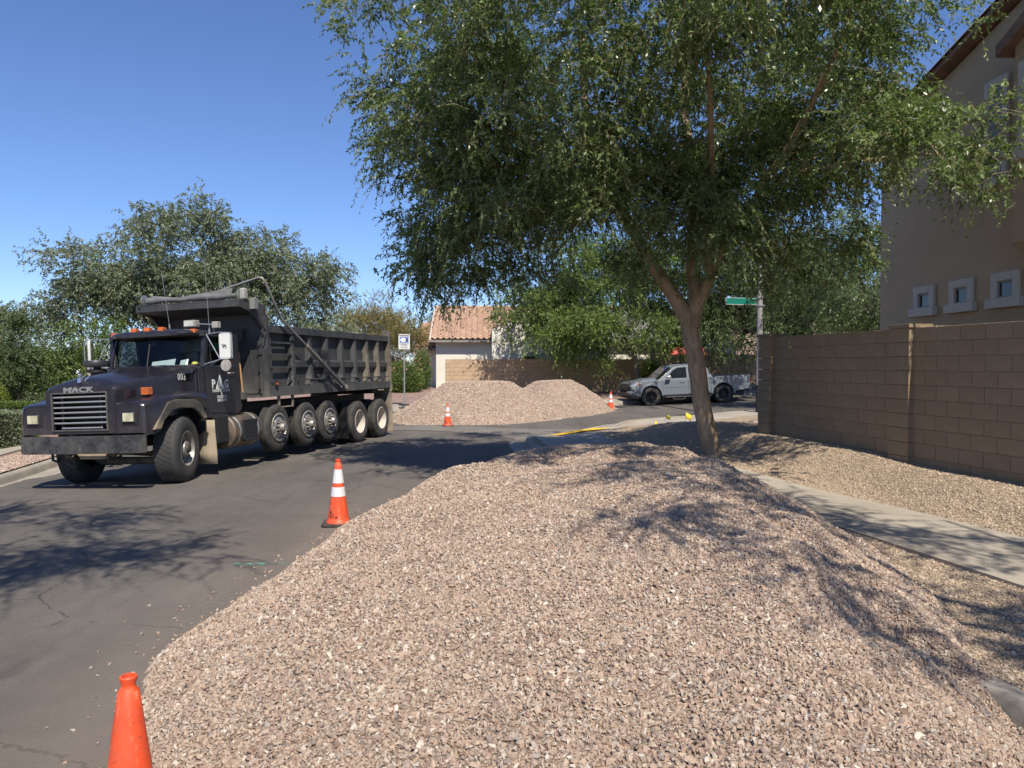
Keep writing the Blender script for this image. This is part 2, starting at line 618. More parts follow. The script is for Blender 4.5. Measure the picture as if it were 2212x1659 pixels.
Aedge = krp + krn * .15
tt = np.linspace(0, 1, len(Aedge))
Bline = resample([(16, -17), (14, 2), (13, 9), (12.5, 12), (13, 15), (14, 17), (16, 19), (19, 23), (26, 30)], .5)
Bq = np.stack([np.interp(tt, np.linspace(0, 1, len(Bline)), Bline[:, i]) for i in (0, 1)], 1)


def yard_rough(x, y):
    return yard_r(x, y) + .012 * np.sin(x * 2.1 + y * 1.3) * np.sin(y * 1.7 - x) - .006


yard = loft_ground('gravel_yard', Aedge, Bq, 40, yard_rough, GRAV_TAN, kind='structure')

# left verge, pavement and yard beyond
Lin = klp + kln * .15


def left_h(x, y):
    n = nn(x, y)
    return H_far(x, y) + .035 + .28 * sst(-n, 8.6, 11.5)


o1 = loft_ground('gravel_verge', Lin, klp + kln * 30, 26, left_h, GRAV_LEFT, kind='structure')
lsw = klp + kln * 1.75
mbw = MB()
swroot = empty('pavement', kind='structure')
for a in range(0, len(klp) - 5, 5):
    mb = MB(); secs = []
    for i in range(a, a + 6):
        e = .006 * (1 if i == a else (-1 if i == a + 5 else 0))
        t_ = np.array([kln[i][1], -kln[i][0]])
        q0 = klp[i] + kln[i] * 1.25 + t_ * e; q1 = klp[i] + kln[i] * 2.45 + t_ * e
        h = float(left_h(*q0)) + .03; h1 = float(left_h(*q1)) + .03
        secs.append([(q0[0], q0[1], h - .08), (q0[0], q0[1], h), (q1[0], q1[1], h1), (q1[0], q1[1], h1 - .08)])
    mb.loft(secs); mb.build('slab', CONCRETE, swroot, smooth=30)

# far yard behind the cross street
Af = kfp + kfn * .15
Bf = np.stack([np.linspace(-60, 50, len(Af)), np.full(len(Af), 60.0)], 1)


def farw(x, y):
    return H_far(x, y) + .14 + .05 * np.sin(x * .9) * sst(y, 33, 36)


loft_ground('gravel_yard', Af, Bf, 40, farw, GRAV_LEFT, kind='structure')
fsw = empty('pavement', kind='structure')
for a in range(0, len(kfp) - 4, 4):
    mb = MB(); secs = []
    for i in range(a, a + 5):
        e = .008 * (1 if i == a else (-1 if i == a + 4 else 0))
        t_ = np.array([kfn[i][1], -kfn[i][0]])
        q0 = kfp[i] + kfn[i] * .2 + t_ * e; q1 = kfp[i] + kfn[i] * 1.35 + t_ * e
        h = float(farw(*q0)) + .015; h1 = float(farw(*q1)) + .015
        secs.append([(q0[0], q0[1], h - .08), (q0[0], q0[1], h), (q1[0], q1[1], h1), (q1[0], q1[1], h1 - .08)])
    mb.loft(secs); mb.build('slab', CONCRETE, fsw, smooth=30)

# near pavement: along the wall, bending to the ramp at the corner and on round it
SWC = [SN(-12, 5.8), SN(0, 5.8), SN(6, 5.78), SN(8.5, 5.6), SN(11, 5.15), SN(14, 4.75), SN(17, 4.75), (1.55, 19.6), (2.45, 21.3), (3.7, 22.9), (5.0, 24.3), (6.7, 25.5), (9.4, 26.9), (15, 29.4), (22, 32)]
swp = resample(SWC, 1.55)
swfine = resample(SWC, 1.55 / 4)
swn = normals2(swfine)
sw = empty('pavement', kind='structure')
for a in range(0, len(swfine) - 4, 4):
    mb = MB(); secs = []
    for i in range(a, a + 5):
        e = .007 * (1 if i == a else (-1 if i == a + 4 else 0))
        t_ = np.array([-swn[i][1], swn[i][0]])
        y_ = swfine[i][1]
        wl = .73 + .32 * float(sst(y_, 18, 20)) * (1 - float(sst(y_, 26, 28)))
        q0 = swfine[i] - swn[i] * wl + t_ * e; q1 = swfine[i] + swn[i] * .73 + t_ * e
        def hh(q):
            return float(yard_r(*q)) + .022
        row = [q0 + (q1 - q0) * u for u in (0, .2, .4, .6, .8, 1)]
        secs.append([(q0[0], q0[1], hh(q0) - .12)] + [(q[0], q[1], hh(q)) for q in row] + [(q1[0], q1[1], hh(q1) - .12)])
    mb.loft(secs); mb.build('slab', CONCRETE, sw, smooth=30)

# concrete valley gutter across the street mouth
mb = MB()
far_e = resample([(-24, 27.6), (-12, 25.6), (-3.6, 24.5), (-1.55, 24.1), (.6, 23.2), (2.2, 23.3)], .5)
near_e = resample([(-24, 25.8), (-12, 24.0), (-3.6, 23.0), (-1.45, 22.0), (-.25, 20.9), (.3, 19.0)], .5)
k = 40
fi = np.stack([np.interp(np.linspace(0, 1, k), np.linspace(0, 1, len(far_e)), far_e[:, i]) for i in (0, 1)], 1)
ni = np.stack([np.interp(np.linspace(0, 1, k), np.linspace(0, 1, len(near_e)), near_e[:, i]) for i in (0, 1)], 1)
secs = []
for i in range(k):
    row = []
    for u in np.linspace(0, 1, 7):
        p = ni[i] * (1 - u) + fi[i] * u
        row.append((p[0], p[1], float(road_h(*p)) + .010 - .006 * math.sin(u * math.pi)))
    secs.append(row)
mb.loft(secs, caps=False)
mb.build('valley_gutter', GUTTER, kind='structure')

# yellow warning pad with raised domes on the ramp
YEL = plain('yellow_pad', (.80, .50, .02), .6, var=.12, scale=5)
root = empty('warning_pad', kind='thing', label='yellow warning pad with raised domes set in the corner ramp', cat='tactile pad')
quad = [(.80, 19.85), (1.5, 20.0), (3.05, 22.65), (2.45, 22.9)]
quad = [np.array(q) for q in quad]


def padh(x, y):
    return float(yard_r(x, y)) + .058


mb = MB(); secs = []
for i in range(9):
    u = i / 8
    a = quad[0] * (1 - u) + quad[3] * u; b = quad[1] * (1 - u) + quad[2] * u
    row = []
    for w in np.linspace(0, 1, 4):
        p = a * (1 - w) + b * w
        row.append((p[0], p[1], padh(*p) - .0))
    secs.append(row)
mb.loft(secs, caps=False)
tag(mb.build('pad', YEL, root))
mb = MB()
for i in range(36):
    for j in range(8):
        u, w = (i + .5) / 36, (j + .5) / 8
        p = (quad[0] * (1 - u) + quad[3] * u) * (1 - w) + (quad[1] * (1 - u) + quad[2] * u) * w
        mb.lathe([(.014, 0), (.010, .006), (.001, .0065)], (p[0], p[1], padh(*p)), 'z', 6)
tag(mb.build('dome_pattern', YEL, root), kind='stuff')

# green survey paint on the asphalt
mb = MB()
for (x0, x1, y, w) in ((-2.72, -2.42, 7.46, .05), (-2.50, -2.05, 7.50, .022)):
    pts = [(x0 + (x1 - x0) * i / 8, y + .012 * math.sin(i * 2.3)) for i in range(9)]
    top = [(x, y_ + w * (.6 + .4 * math.sin(i * 1.7 + 1))) for i, (x, y_) in enumerate(pts)]
    mb.add([(a, b, .004) for a, b in pts] + [(a, b, .004) for a, b in top],
           [(i, i + 1, 10 + i, 9 + i) for i in range(8)])
    if w < .04: break
tag(mb.build('paint_mark', plain('green_paint', (.16, .36, .29), .8, var=.3, scale=30)), kind='structure')


# ------------------------------------------------------------------ gravel heaps
def poly_sd(X, Y, poly):
    P = np.array(poly); d = np.full(X.shape, 1e9); ins = np.zeros(X.shape, bool)
    for i in range(len(P)):
        a, b = P[i], P[(i + 1) % len(P)]
        e = b - a
        t = np.clip(((X - a[0]) * e[0] + (Y - a[1]) * e[1]) / (e @ e), 0, 1)
        d = np.minimum(d, np.hypot(X - a[0] - e[0] * t, Y - a[1] - e[1] * t))
        c = ((a[1] > Y) != (b[1] > Y)) & (X < (b[0] - a[0]) * (Y - a[1]) / (b[1] - a[1] + 1e-12) + a[0])
        ins ^= c
    return np.where(ins, d, -d)


def smin(a, b, k):
    h = np.clip(.5 + .5 * (b - a) / k, 0, 1)
    return b * (1 - h) + a * h - k * h * (1 - h)


def vnoise(X, Y, f, seed=0):
    o = np.zeros_like(X)
    r = np.random.default_rng(seed)
    for k in range(10):
        a = r.uniform(0, 2 * math.pi); ff = f * r.uniform(.6, 1.8)
        o += np.sin((X * math.cos(a) + Y * math.sin(a)) * ff + r.uniform(0, 6.28)) / (10 ** .5)
    return o


def heap(name, foot, xs, ys, crest, basef, slope, mat, k=.16, rough=1.0, **kw):
    foot = resample(foot + [foot[0]], .3)[:-1]
    X, Y = np.meshgrid(xs, ys)
    sd = poly_sd(X, Y, foot)
    sd = sd + .06 * vnoise(X, Y, 3.0, 3) + .025 * vnoise(X, Y, 9.0, 4)
    hgt = smin(sd * slope, crest(X, Y) - basef(X, Y), k)
    hgt = hgt + np.clip(sd, 0, .5) * rough * (.06 * vnoise(X, Y, 4.0, 5) + .02 * vnoise(X, Y, 11.0, 6))
    Z = np.where(sd > 0, np.maximum(hgt, -.02) + basef(X, Y) - .004, basef(X, Y) - .03)
    V = np.stack([X, Y, Z], -1).reshape(-1, 3)
    ny, nx = X.shape
    I = np.arange(nx * ny).reshape(ny, nx)
    F = np.stack([I[:-1, :-1], I[:-1, 1:], I[1:, 1:], I[1:, :-1]], -1).reshape(-1, 4)
    keep = (sd.reshape(-1)[F] > -.03).any(1)
    F = F[keep]
    used = np.unique(F); mp = np.full(len(V), -1); mp[used] = np.arange(len(used))
    o = link(name, raw_mesh(name, V[used], mp[F], [mat], smooth=True), **kw)
    return o, foot


MAIN_FOOT = [(-1.62, 3.3), (-2.02, 4.2), (-2.22, 4.8), (-2.33, 5.6), (-2.25, 6.6), (-2.08, 7.6), (-1.85, 8.8), (-1.55, 10.0), (-1.25, 11.2),
             (-.6, 12.4), (.8, 13.3), (2.4, 13.1), (3.0, 12.2), (3.35, 10.8), (3.45, 9.2), (3.4, 7.6), (3.28, 6.2), (3.0, 5.2), (2.78, 4.5), (2.62, 3.9), (2.45, 3.1), (2.3, 2.3),
             (1.5, 1.35), (.2, 1.2), (-.9, 1.7)]


def main_crest(X, Y):
    c = .38 + .46 * np.clip((Y - 2.2) / 6.0, 0, 1.0) ** .85
    c = c + .05 * np.clip((X - .5), -1.5, 1.5)
    dip = .20 * np.exp(-((Y - 9.45) / .55) ** 2)
    back = -.10 * sst(Y, 11.3, 13.3) - .22 * sst(Y, 8.9, 9.6)
    return c - dip + back + .10 * sst(X, -.2, .6) * np.exp(-((Y - 11) / 1.0) ** 2)


def main_base(X, Y):
    n = nn(X, Y)
    k = sst(n, 3.3, 3.55)
    return road_h(X, Y) * (1 - k) + k * (yard_h(X, Y))


def pyard(X, Y):
    return main_base(X, Y)


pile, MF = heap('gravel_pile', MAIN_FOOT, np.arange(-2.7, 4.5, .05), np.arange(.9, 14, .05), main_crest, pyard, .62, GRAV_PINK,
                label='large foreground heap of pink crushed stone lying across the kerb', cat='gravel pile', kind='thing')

FA = [(-4.3, 26.4), (-3.5, 25.3), (-2.5, 24.8), (-1.0, 24.9), (.4, 25.6), (1.5, 27.0), (2.0, 28.6), (1.6, 30.2), (0, 31.2), (-2, 31.2), (-3.8, 30.2), (-4.5, 28.4)]
fara, _ = heap('gravel_pile', FA, np.arange(-5, 3, .1), np.arange(24, 32, .1),
               lambda X, Y: 1.34 - .05 * np.clip(np.abs(X + 1.15) - .5, 0, 5) + 0 * Y, lambda X, Y: H_far(X, Y), .60, GRAV_FAR, k=.05, rough=.5,
               label='wide far gravel heap behind the small cone beside the block watch sign', cat='gravel pile', kind='thing', group='gravel heaps dumped across the cross street')
FB = [(-.4, 29.6), (.6, 28.4), (1.8, 28.0), (3.1, 29.2), (4.0, 30.6), (4.4, 32.0), (4.0, 33.6), (2.4, 34.2), (.6, 33.9), (-.7, 32.6), (-.8, 31.0)]
farb, _ = heap('gravel_pile', FB, np.arange(-1.4, 5, .1), np.arange(27.4, 35, .1),
               lambda X, Y: 1.30 + .03 * (X - 1.7) + 0 * Y, lambda X, Y: H_far(X, Y), .62, GRAV_FAR, k=.03, rough=.4,
               label='flat topped far gravel heap towards the grey pickup', cat='gravel pile', kind='thing', group='gravel heaps dumped across the cross street')

# ------------------------------------------------------------------ stones scattered with geometry nodes
STONES = bpy.data.collections.new('stone_shapes')


def stone(i, mat):
    r = np.random.default_rng(100 + i)
    bm = bmesh.new()
    pts = r.normal(size=(11, 3)); pts /= np.linalg.norm(pts, axis=1)[:, None]
    pts *= np.array([1.0, .72, .5]) * r.uniform(.8, 1.15, (11, 1))
    for p in pts: bm.verts.new(p)
    bmesh.ops.convex_hull(bm, input=bm.verts[:])
    for v_ in [v_ for v_ in bm.verts if not v_.link_faces]: bm.verts.remove(v_)
    me = bpy.data.meshes.new('stone'); bm.to_mesh(me); bm.free()
    me.materials.append(mat)
    return bpy.data.objects.new('stone', me)


def stone_set(name, mat, n=6):
    c = bpy.data.collections.new(name)
    for i in range(n): c.objects.link(stone(i, mat))
    return c


SET_P = stone_set('pink_stones', STONE_PINK)
SET_T = stone_set('tan_stones', STONE_TAN)


def scatter(name, P, size, coll, parent=None, seed=0, keep_base=None, flat=.5, **kw):
    """P: (n,3) points; each point gets one stone from the set"""
    n = len(P)
    me = bpy.data.meshes.new(name)
    me.vertices.add(n); me.vertices.foreach_set('co', np.ascontiguousarray(P, np.float32).ravel())
    r = np.random.default_rng(seed)
    sz = size * np.clip(r.lognormal(0, .33, n), .45, 2.3)
    at = me.attributes.new('size', 'FLOAT', 'POINT'); at.data.foreach_set('value', sz.astype(np.float32))
    rot = np.stack([r.normal(0, flat, n), r.normal(0, flat, n), r.uniform(0, 6.28, n)], 1).astype(np.float32)
    at = me.attributes.new('turn', 'FLOAT_VECTOR', 'POINT'); at.data.foreach_set('vector', rot.ravel())
    o = link(name, me, parent=parent, **kw)
    ng = bpy.data.node_groups.new(name, 'GeometryNodeTree')
    ng.interface.new_socket('Geometry', in_out='INPUT', socket_type='NodeSocketGeometry')
    ng.interface.new_socket('Geometry', in_out='OUTPUT', socket_type='NodeSocketGeometry')
    N = ng.nodes.new; L = ng.links.new
    gi, go = N('NodeGroupInput'), N('NodeGroupOutput')
    ci = N('GeometryNodeCollectionInfo'); ci.inputs['Collection'].default_value = coll; ci.inputs['Separate Children'].default_value = True
    mp = N('GeometryNodeMeshToPoints')
    ip = N('GeometryNodeInstanceOnPoints'); ip.inputs['Pick Instance'].default_value = True
    a1 = N('GeometryNodeInputNamedAttribute'); a1.data_type = 'FLOAT'; a1.inputs['Name'].default_value = 'size'
    a2 = N('GeometryNodeInputNamedAttribute'); a2.data_type = 'FLOAT_VECTOR'; a2.inputs['Name'].default_value = 'turn'
    e2r = N('FunctionNodeEulerToRotation')
    L(gi.outputs[0], mp.inputs[0]); L(mp.outputs[0], ip.inputs['Points']); L(ci.outputs[0], ip.inputs['Instance'])
    L(a1.outputs['Attribute'], ip.inputs['Scale']); L(a2.outputs['Attribute'], e2r.inputs[0]); L(e2r.outputs[0], ip.inputs['Rotation'])
    L(ip.outputs[0], go.inputs[0])
    md = o.modifiers.new('scatter', 'NODES'); md.node_group = ng
    return o


def sample_mesh(me, density, r, wfun=None):
    """random points on a mesh; density(P)->per m2 (max given as number)"""
    me.calc_loop_triangles()
    nt = len(me.loop_triangles)
    tri = np.empty(nt * 3, np.int32); me.loop_triangles.foreach_get('vertices', tri); tri = tri.reshape(-1, 3)
    V = np.empty(len(me.vertices) * 3, np.float32); me.vertices.foreach_get('co', V); V = V.reshape(-1, 3)
    A, B, C = V[tri[:, 0]], V[tri[:, 1]], V[tri[:, 2]]
    cr_ = np.cross(B - A, C - A); ar = .5 * np.linalg.norm(cr_, axis=1)
    mid = (A + B + C) / 3
    w = ar * (wfun(mid) if wfun else 1.0)
    n = int(w.sum() * density)
    idx = r.choice(nt, n, p=w / w.sum())
    u, v_ = r.random(n), r.random(n)
    f = u + v_ > 1; u[f] = 1 - u[f]; v_[f] = 1 - v_[f]
    return A[idx] + (B - A)[idx] * u[:, None] + (C - A)[idx] * v_[:, None]


rs = np.random.default_rng(11)


def w_near(mid):
    d = np.hypot(mid[:, 0], mid[:, 1])
    return np.clip(1.15 - d / 16, .4, 1)


P = sample_mesh(pile.data, 6200, rs, w_near)
P[:, 2] += rs.uniform(-.006, .011, len(P))
scatter('crushed_stone', P, .0126, SET_P, parent=pile, seed=1, flat=.95, kind='stuff')
# stray stones on the road round its foot
mfp = np.array(MF)
k = rs.integers(0, len(mfp), 900)
cen = mfp.mean(0)
dirv = mfp[k] - cen; dirv /= np.linalg.norm(dirv, axis=1)[:, None]
Q = mfp[k] + rs.normal(0, .12, (900, 2)) + dirv * np.abs(rs.normal(0, .22, 900))[:, None]
Q = Q[nn(Q[:, 0], Q[:, 1]) < 3.2]
scatter('loose_stones', np.column_stack([Q, road_h(Q[:, 0], Q[:, 1]) + .006]), .0125, SET_P, seed=2, flat=.3, kind='stuff',
        label='stray pink stones rolled onto the asphalt round the heap', cat='stones')
# yard gravel
def w_yard(mid):
    x, y = mid[:, 0], mid[:, 1]
    vis = (np.abs(x) < .72 * np.maximum(y, 0) + 1) & (y > 1) & (y < 24) & (x < 7.2 + .05 * y)
    vis &= poly_sd(x, y, MF) < .15
    return np.where(vis, np.clip(1.25 - y / 22, .3, 1), 0)
P = sample_mesh(yard.data, 2600, rs, w_yard)
# keep stones off the pavement
d2 = np.full(len(P), 9.0)
for i in range(len(swfine) - 1):
    a, b = swfine[i], swfine[i + 1]; e = b - a
    t = np.clip(((P[:, 0] - a[0]) * e[0] + (P[:, 1] - a[1]) * e[1]) / (e @ e), 0, 1)
    d2 = np.minimum(d2, np.hypot(P[:, 0] - a[0] - e[0] * t, P[:, 1] - a[1] - e[1] * t))
P = P[d2 > .72 + .3 * sst(P[:, 1], 18, 20)]
scatter('yard_stones', P + np.array([0, 0, .003]), .0115, SET_T, seed=3, flat=.5, kind='stuff', label='tan crushed stone covering the yard along the block wall', cat='gravel')
# far heaps
for o_, sd_ in ((fara, 5), (farb, 6)):
    P = sample_mesh(o_.data, 700, rs)
    scatter('crushed_stone', P, .024, SET_P, parent=o_, seed=sd_, flat=.6, kind='stuff')
P = sample_mesh(o1.data, 900, rs, lambda mid: np.where((mid[:, 1] > 9) & (mid[:, 1] < 20) & (mid[:, 0] > -15) & (nn(mid[:, 0], mid[:, 1]) > -12), 1.0, 0))
nl = nn(P[:, 0], P[:, 1])
P = P[(nl > -7.35) | (nl < -8.65)]
scatter('verge_stones', P, .018, SET_P, seed=8, flat=.5, kind='stuff', label='reddish crushed stone on the verge beyond the dump truck', cat='gravel')


# ------------------------------------------------------------------ block walls
def block_mat(name, c, var=.08):
    m = NT(name); v = m.co(); oi = m.n('ObjectInfo')
    base = m.ramp(oi.outputs['Random'], [(0, tuple(k * (1 - var) for k in c)), (1, tuple(k * (1 + var) for k in c))])
    n1 = m.noise(v, 5, 4).outputs[0]; n2 = m.noise(v, 110, 4, .7).outputs[0]
    base = m.mix(1.0, base, m.ramp(n1, [(.3, .88), (.7, 1.08)]), 'MULTIPLY')
    base = m.mix(1.0, base, m.ramp(n2, [(.3, .82), (.7, 1.1)]), 'MULTIPLY')
    gp = m.n('NewGeometry'); n4 = m.noise(gp.outputs['Position'], 1.6, 6, .7).outputs[0]
    base = m.mix(m.ramp(n4, [(.58, 0.0), (.75, .3)]), base, tuple(min(1, k * 1.5 + .05) for k in c))
    return m.set(base, .93, None, m.bump(n2, .004))


def chamfer_block(l, h, t, c=.004):
    """block with small chamfers on its front face edges; x along, y depth, z up"""
    mb = MB()
    x, z = l / 2, h / 2
    f = [(-x + c, 0, -z + c), (x - c, 0, -z + c), (x - c, 0, z - c), (-x + c, 0, z - c)]
    g = [(-x, c, -z), (x, c, -z), (x, c, z), (-x, c, z)]
    b = [(-x, t, -z), (x, t, -z), (x, t, z), (-x, t, z)]
    mb.add(f + g + b, [(0, 1, 2, 3)] + [(i, 4 + i, 4 + (i + 1) % 4, (i + 1) % 4) for i in range(4)]
           + [(4 + i, 8 + i, 8 + (i + 1) % 4, 4 + (i + 1) % 4) for i in range(4)] + [(11, 10, 9, 8)])
    return mb.mesh('block', None)


def block_wall(label, p0, p1, ztop, courses, mat, mort, pillars=(), flip=1, gap=.008, group=None, thick=.2, cap=True, names=('block_wall',), jit=.0015):
    """wall of running-bond blocks from p0 to p1; the visible face is on the left of p0->p1 when flip=1"""
    p0, p1 = Vector(p0), Vector(p1)
    L = (p1 - p0).length
    d = (p1 - p0) / L
    a = math.atan2(d.y, d.x)
    root = empty(names[0], (p0.x, p0.y, ztop - courses * .2032), a if flip == 1 else a, label=label, cat='wall', group=group)
    # local: x along, y away from the viewer's face, z up
    r = random.Random(len(label))
    H = courses * .2032
    core = MB(); s_ = -1 if flip == 1 else 1
    core.bb(0.003, L - .003, *( (-.009, -thick + .008) if s_ < 0 else (.009, thick - .008)), -.3, H - .006)
    core.build('mortar_core', mort, root, smooth=None)
    cache = {}
    def blk(l):
        key = round(l, 3)
        if key not in cache:
            me = chamfer_block(l - gap, .2032 - gap, thick)
            if s_ < 0:
                for v_ in me.vertices: v_.co.y *= -1
                me.flip_normals()
            me.materials.append(mat); cache[key] = me
        return cache[key]
    n = 0
    for c in range(courses):
        x = 0.0
        first = .2032 if c % 2 else .4064
        while x < L - .02:
            l = min(first if x == 0 else .4064, L - x)
            if l < .05: break
            o = link('block', blk(l), parent=root)
            o.location = (x + l / 2, r.uniform(-jit, jit), (c + .5) * .2032)
            o.rotation_euler = (r.uniform(-.003, .003), 0, r.uniform(-.003, .003))
            n += 1
            x += l
    for (px, pw, prot) in pillars:
        mp = chamfer_block(pw, .2032 - .006, prot + thick + .1, .003)
        if s_ < 0:
            for v_ in mp.vertices: v_.co.y *= -1
            mp.flip_normals()
        mp.materials.append(mat)
        for c in range(courses):
            o = link('pier_block', mp, parent=root)
            o.location = (px, -s_ * prot, (c + .5) * .2032)
        mb = MB(); w_ = pw + .05
        y0, y1 = -s_ * (prot + .02), s_ * (thick + .1)
        mb.bb(px - w_ / 2, px + w_ / 2, y0, y1, H + .001, H + .055)
        mb.build('pier_cap', mat, root, smooth=None, bevel=.004)
    return root, n


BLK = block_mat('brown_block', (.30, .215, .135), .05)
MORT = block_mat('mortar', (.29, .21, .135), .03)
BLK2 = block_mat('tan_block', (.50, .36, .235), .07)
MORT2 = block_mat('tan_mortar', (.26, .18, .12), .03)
wd = Vector((-.208, .978))
A_ = Vector((4.92, 14.46))
wp0 = A_ - wd * 11.2          # near end, out of the picture
wp1 = A_ + wd * .30
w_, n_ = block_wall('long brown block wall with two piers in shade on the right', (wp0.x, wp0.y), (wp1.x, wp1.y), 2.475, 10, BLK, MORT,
                    pillars=((11.2 + .21, .42, .085), (7.55 + .2, .40, .075)), flip=1)
# flip=1: the face looks left of the direction of travel
# the wall turns the corner behind its end pier
block_wall('short end wall turning the corner behind the shaded pier', (wp1.x + .27, wp1.y - .05), (wp1.x + 3.0, wp1.y + .75), 2.46, 9, BLK, MORT, flip=-1)
# return wall from the second pier to the house
q0 = A_ - wd * 3.4 + Vector((.978, .208)) * .32
block_wall('return wall from the second pier to the stucco house', (q0.x, q0.y), (q0.x + 2.3, q0.y + .5), 2.53, 9, BLK, MORT, flip=-1)

# far walls across the cross street
block_wall('tan far block wall half in tree shade beside the white house', (-3.3, 38.0), (6.9, 38.4), 2.235, 9, BLK2, MORT2, flip=-1, thick=.2, jit=.003)
block_wall('brown far block wall in shade behind the grey pickup', (6.95, 38.5), (16.0, 40.2), 2.47, 9, BLK2, MORT2, flip=-1, jit=.003)


# ------------------------------------------------------------------ white house with the tiled roof
m = NT('cream_stucco'); v = m.co()
n2 = m.noise(v, 28, 5, .7).outputs[0]; n1 = m.noise(v, 1.2, 4).outputs[0]
CREAM = m.set(m.ramp(n1, [(.3, (.72, .68, .58)), (.7, (.80, .77, .68))]), .9, None, m.bump(n2, .02))
m = NT('brown_stucco'); v = m.co(scale=(1, 1, 2.4))
n2 = m.noise(v, 16, 6, .72).outputs[0]; n1 = m.noise(v, .8, 4).outputs[0]
n3 = m.noise(v, 90, 3, .7).outputs[0]
BROWN = m.set(m.ramp(n1, [(.3, (.60, .455, .30)), (.7, (.68, .52, .35))]), .92, None, m.bump(m.math('ADD', n2, m.math('MULTIPLY', n3, .35)), .035))
TRIM = plain('pale_foam_trim', (.60, .55, .49), .85, var=.06, scale=10, bump=.003)
TILE = rand_mat('clay_tile', [(0, (.40, .25, .17)), (.3, (.47, .305, .21)), (.6, (.43, .27, .18)), (.85, (.51, .35, .25)), (1, (.34, .21, .15))], .85, 30, .002)
FASCIA = plain('grey_fascia', (.26, .235, .21), .7)
DKGL = NT('dark_window').set((.02, .025, .03), .08)


def s_tile(w=.30, l=.40):
    """one S-shaped tile: hump across x, runs down -y"""
    mb = MB(); prof = []
    for i in range(9):
        u = i / 8
        prof.append((u * w, .052 * max(math.sin(u * math.pi * 1.0 / .62), -.18) * 1.3 if u < .62 else -.012 + .012 * (u - .62) / .38))
    t = .03
    secs = [[(x, y, z + k) for x, z in prof] for y, k in ((-l, .0), (0.06, 0))]
    top = secs
    n = len(prof)
    vs = [p for s_ in top for p in s_] + [(p[0], p[1], p[2] - t) for p in top[0]]
    fs = [(j, j + 1, n + j + 1, n + j) for j in range(n - 1)] + [(2 * n + j, 2 * n + j + 1, j + 1, j) for j in range(n - 1)]
    mb.add(vs, fs)
    return mb.mesh('tile', 60)


def tile_roof(root, org, u, down, cols, rows, w=.30, exp=.34, limit=300, mat=TILE):
    """org: top left corner, u: unit along the ridge, down: unit down the slope"""
    u, down = Vector(u).normalized(), Vector(down).normalized()
    nrm = u.cross(-down).normalized()
    if nrm.z < 0: nrm = -nrm
    M = Matrix((u, -down, nrm)).transposed().to_4x4()
    me = s_tile(w, exp + .03); me.materials.append(mat)
    k = 0
    rest = MB()
    r = random.Random(3)
    base = [v_.co.copy() for v_ in me.vertices]; faces = [tuple(p.vertices) for p in me.polygons]
    for ci in range(cols):
        for ri in range(rows):
            pos = Vector(org) + u * (ci * w) + down * ((ri + 1) * exp - exp) + nrm * .02
            tilt = Matrix.Rotation(-.085, 4, 'X') @ Matrix.Rotation(r.uniform(-.012, .012), 4, 'Z')
            mt = Matrix.Translation(pos) @ M @ tilt
            if k < limit:
                o = link('tile', me, parent=root); o.matrix_local = mt; k += 1
            else:
                rest.add([mt @ p for p in base], faces)
    if rest.v:
        tag(rest.build('tile_field', mat, root, smooth=60), kind='stuff')


wh = empty('white_house', (-4.02, 40.6, .45), R(2), label='cream stucco house with an orange clay tile roof beyond the cross street', cat='house')
mb = MB()
mb.bb(0, 14, .06, 9, -.6, 2.95)
mb.build('wall', CREAM, wh, bevel=.03)
mb = MB(); mb.prism([(.25, 2.95), (8.2, 2.95), (4.1, 4.72)], 'x', .05, 13.9)
mb.build('gable_wall', CREAM, wh)
mb = MB()
for (y0, z0, y1, z1) in ((-.42, 2.80, 4.1, 4.80), (8.6, 2.80, 4.1, 4.80)):
    mb.prism([(y0, z0), (y1, z1), (y1, z1 - .12), (y0, z0 - .12)], 'x', -.22, 14.2)
mb.build('roof_deck', FASCIA, wh, smooth=None)
sl = Vector((0, -4.52, -2.0))
tile_roof(wh, (-.25, 4.1, 4.84), (1, 0, 0), sl, 30, 15, .30, .33)
mb = MB()
for i in range(36):
    mb.lathe([(.11, 0), (.095, .40)], (-.28 + i * .36, 4.1, 4.83), 'x', 8)
mb.build('ridge_tiles', TILE, wh).name = 'ridge_cap'
# rake tiles and fascia on the left gable
mb = MB()
for i in range(14):
    p = Vector((-.27, 4.1, 4.80)) + sl.normalized() * (i * .36)
    q = p + sl.normalized() * .38
    mb.tube([p, q], [.075, .085], 8)
mb.build('rake_cap', plain('pale_tile', (.62, .50, .42), .85), wh)
# taller front gable that steps forward under the tree
mb = MB()
mb.bb(3.0 - .05, 9.0, -.9, .06, -.6, 3.4)
mb.prism([(2.95, 3.4), (9.0, 3.4), (6.0, 4.5)], 'y', -.9, .06)
mb.build('front_wall', CREAM, wh, bevel=.02)
mb = MB()
for sgn in (-1, 1):
    mb.prism([(6.0, 4.58), (6.0 + sgn * 3.04, 3.46), (6.0 + sgn * 3.04, 3.40), (6.0, 4.5)], 'y', -.95, 1.6)
mb.build('gable_roof', TILE, wh, smooth=None)
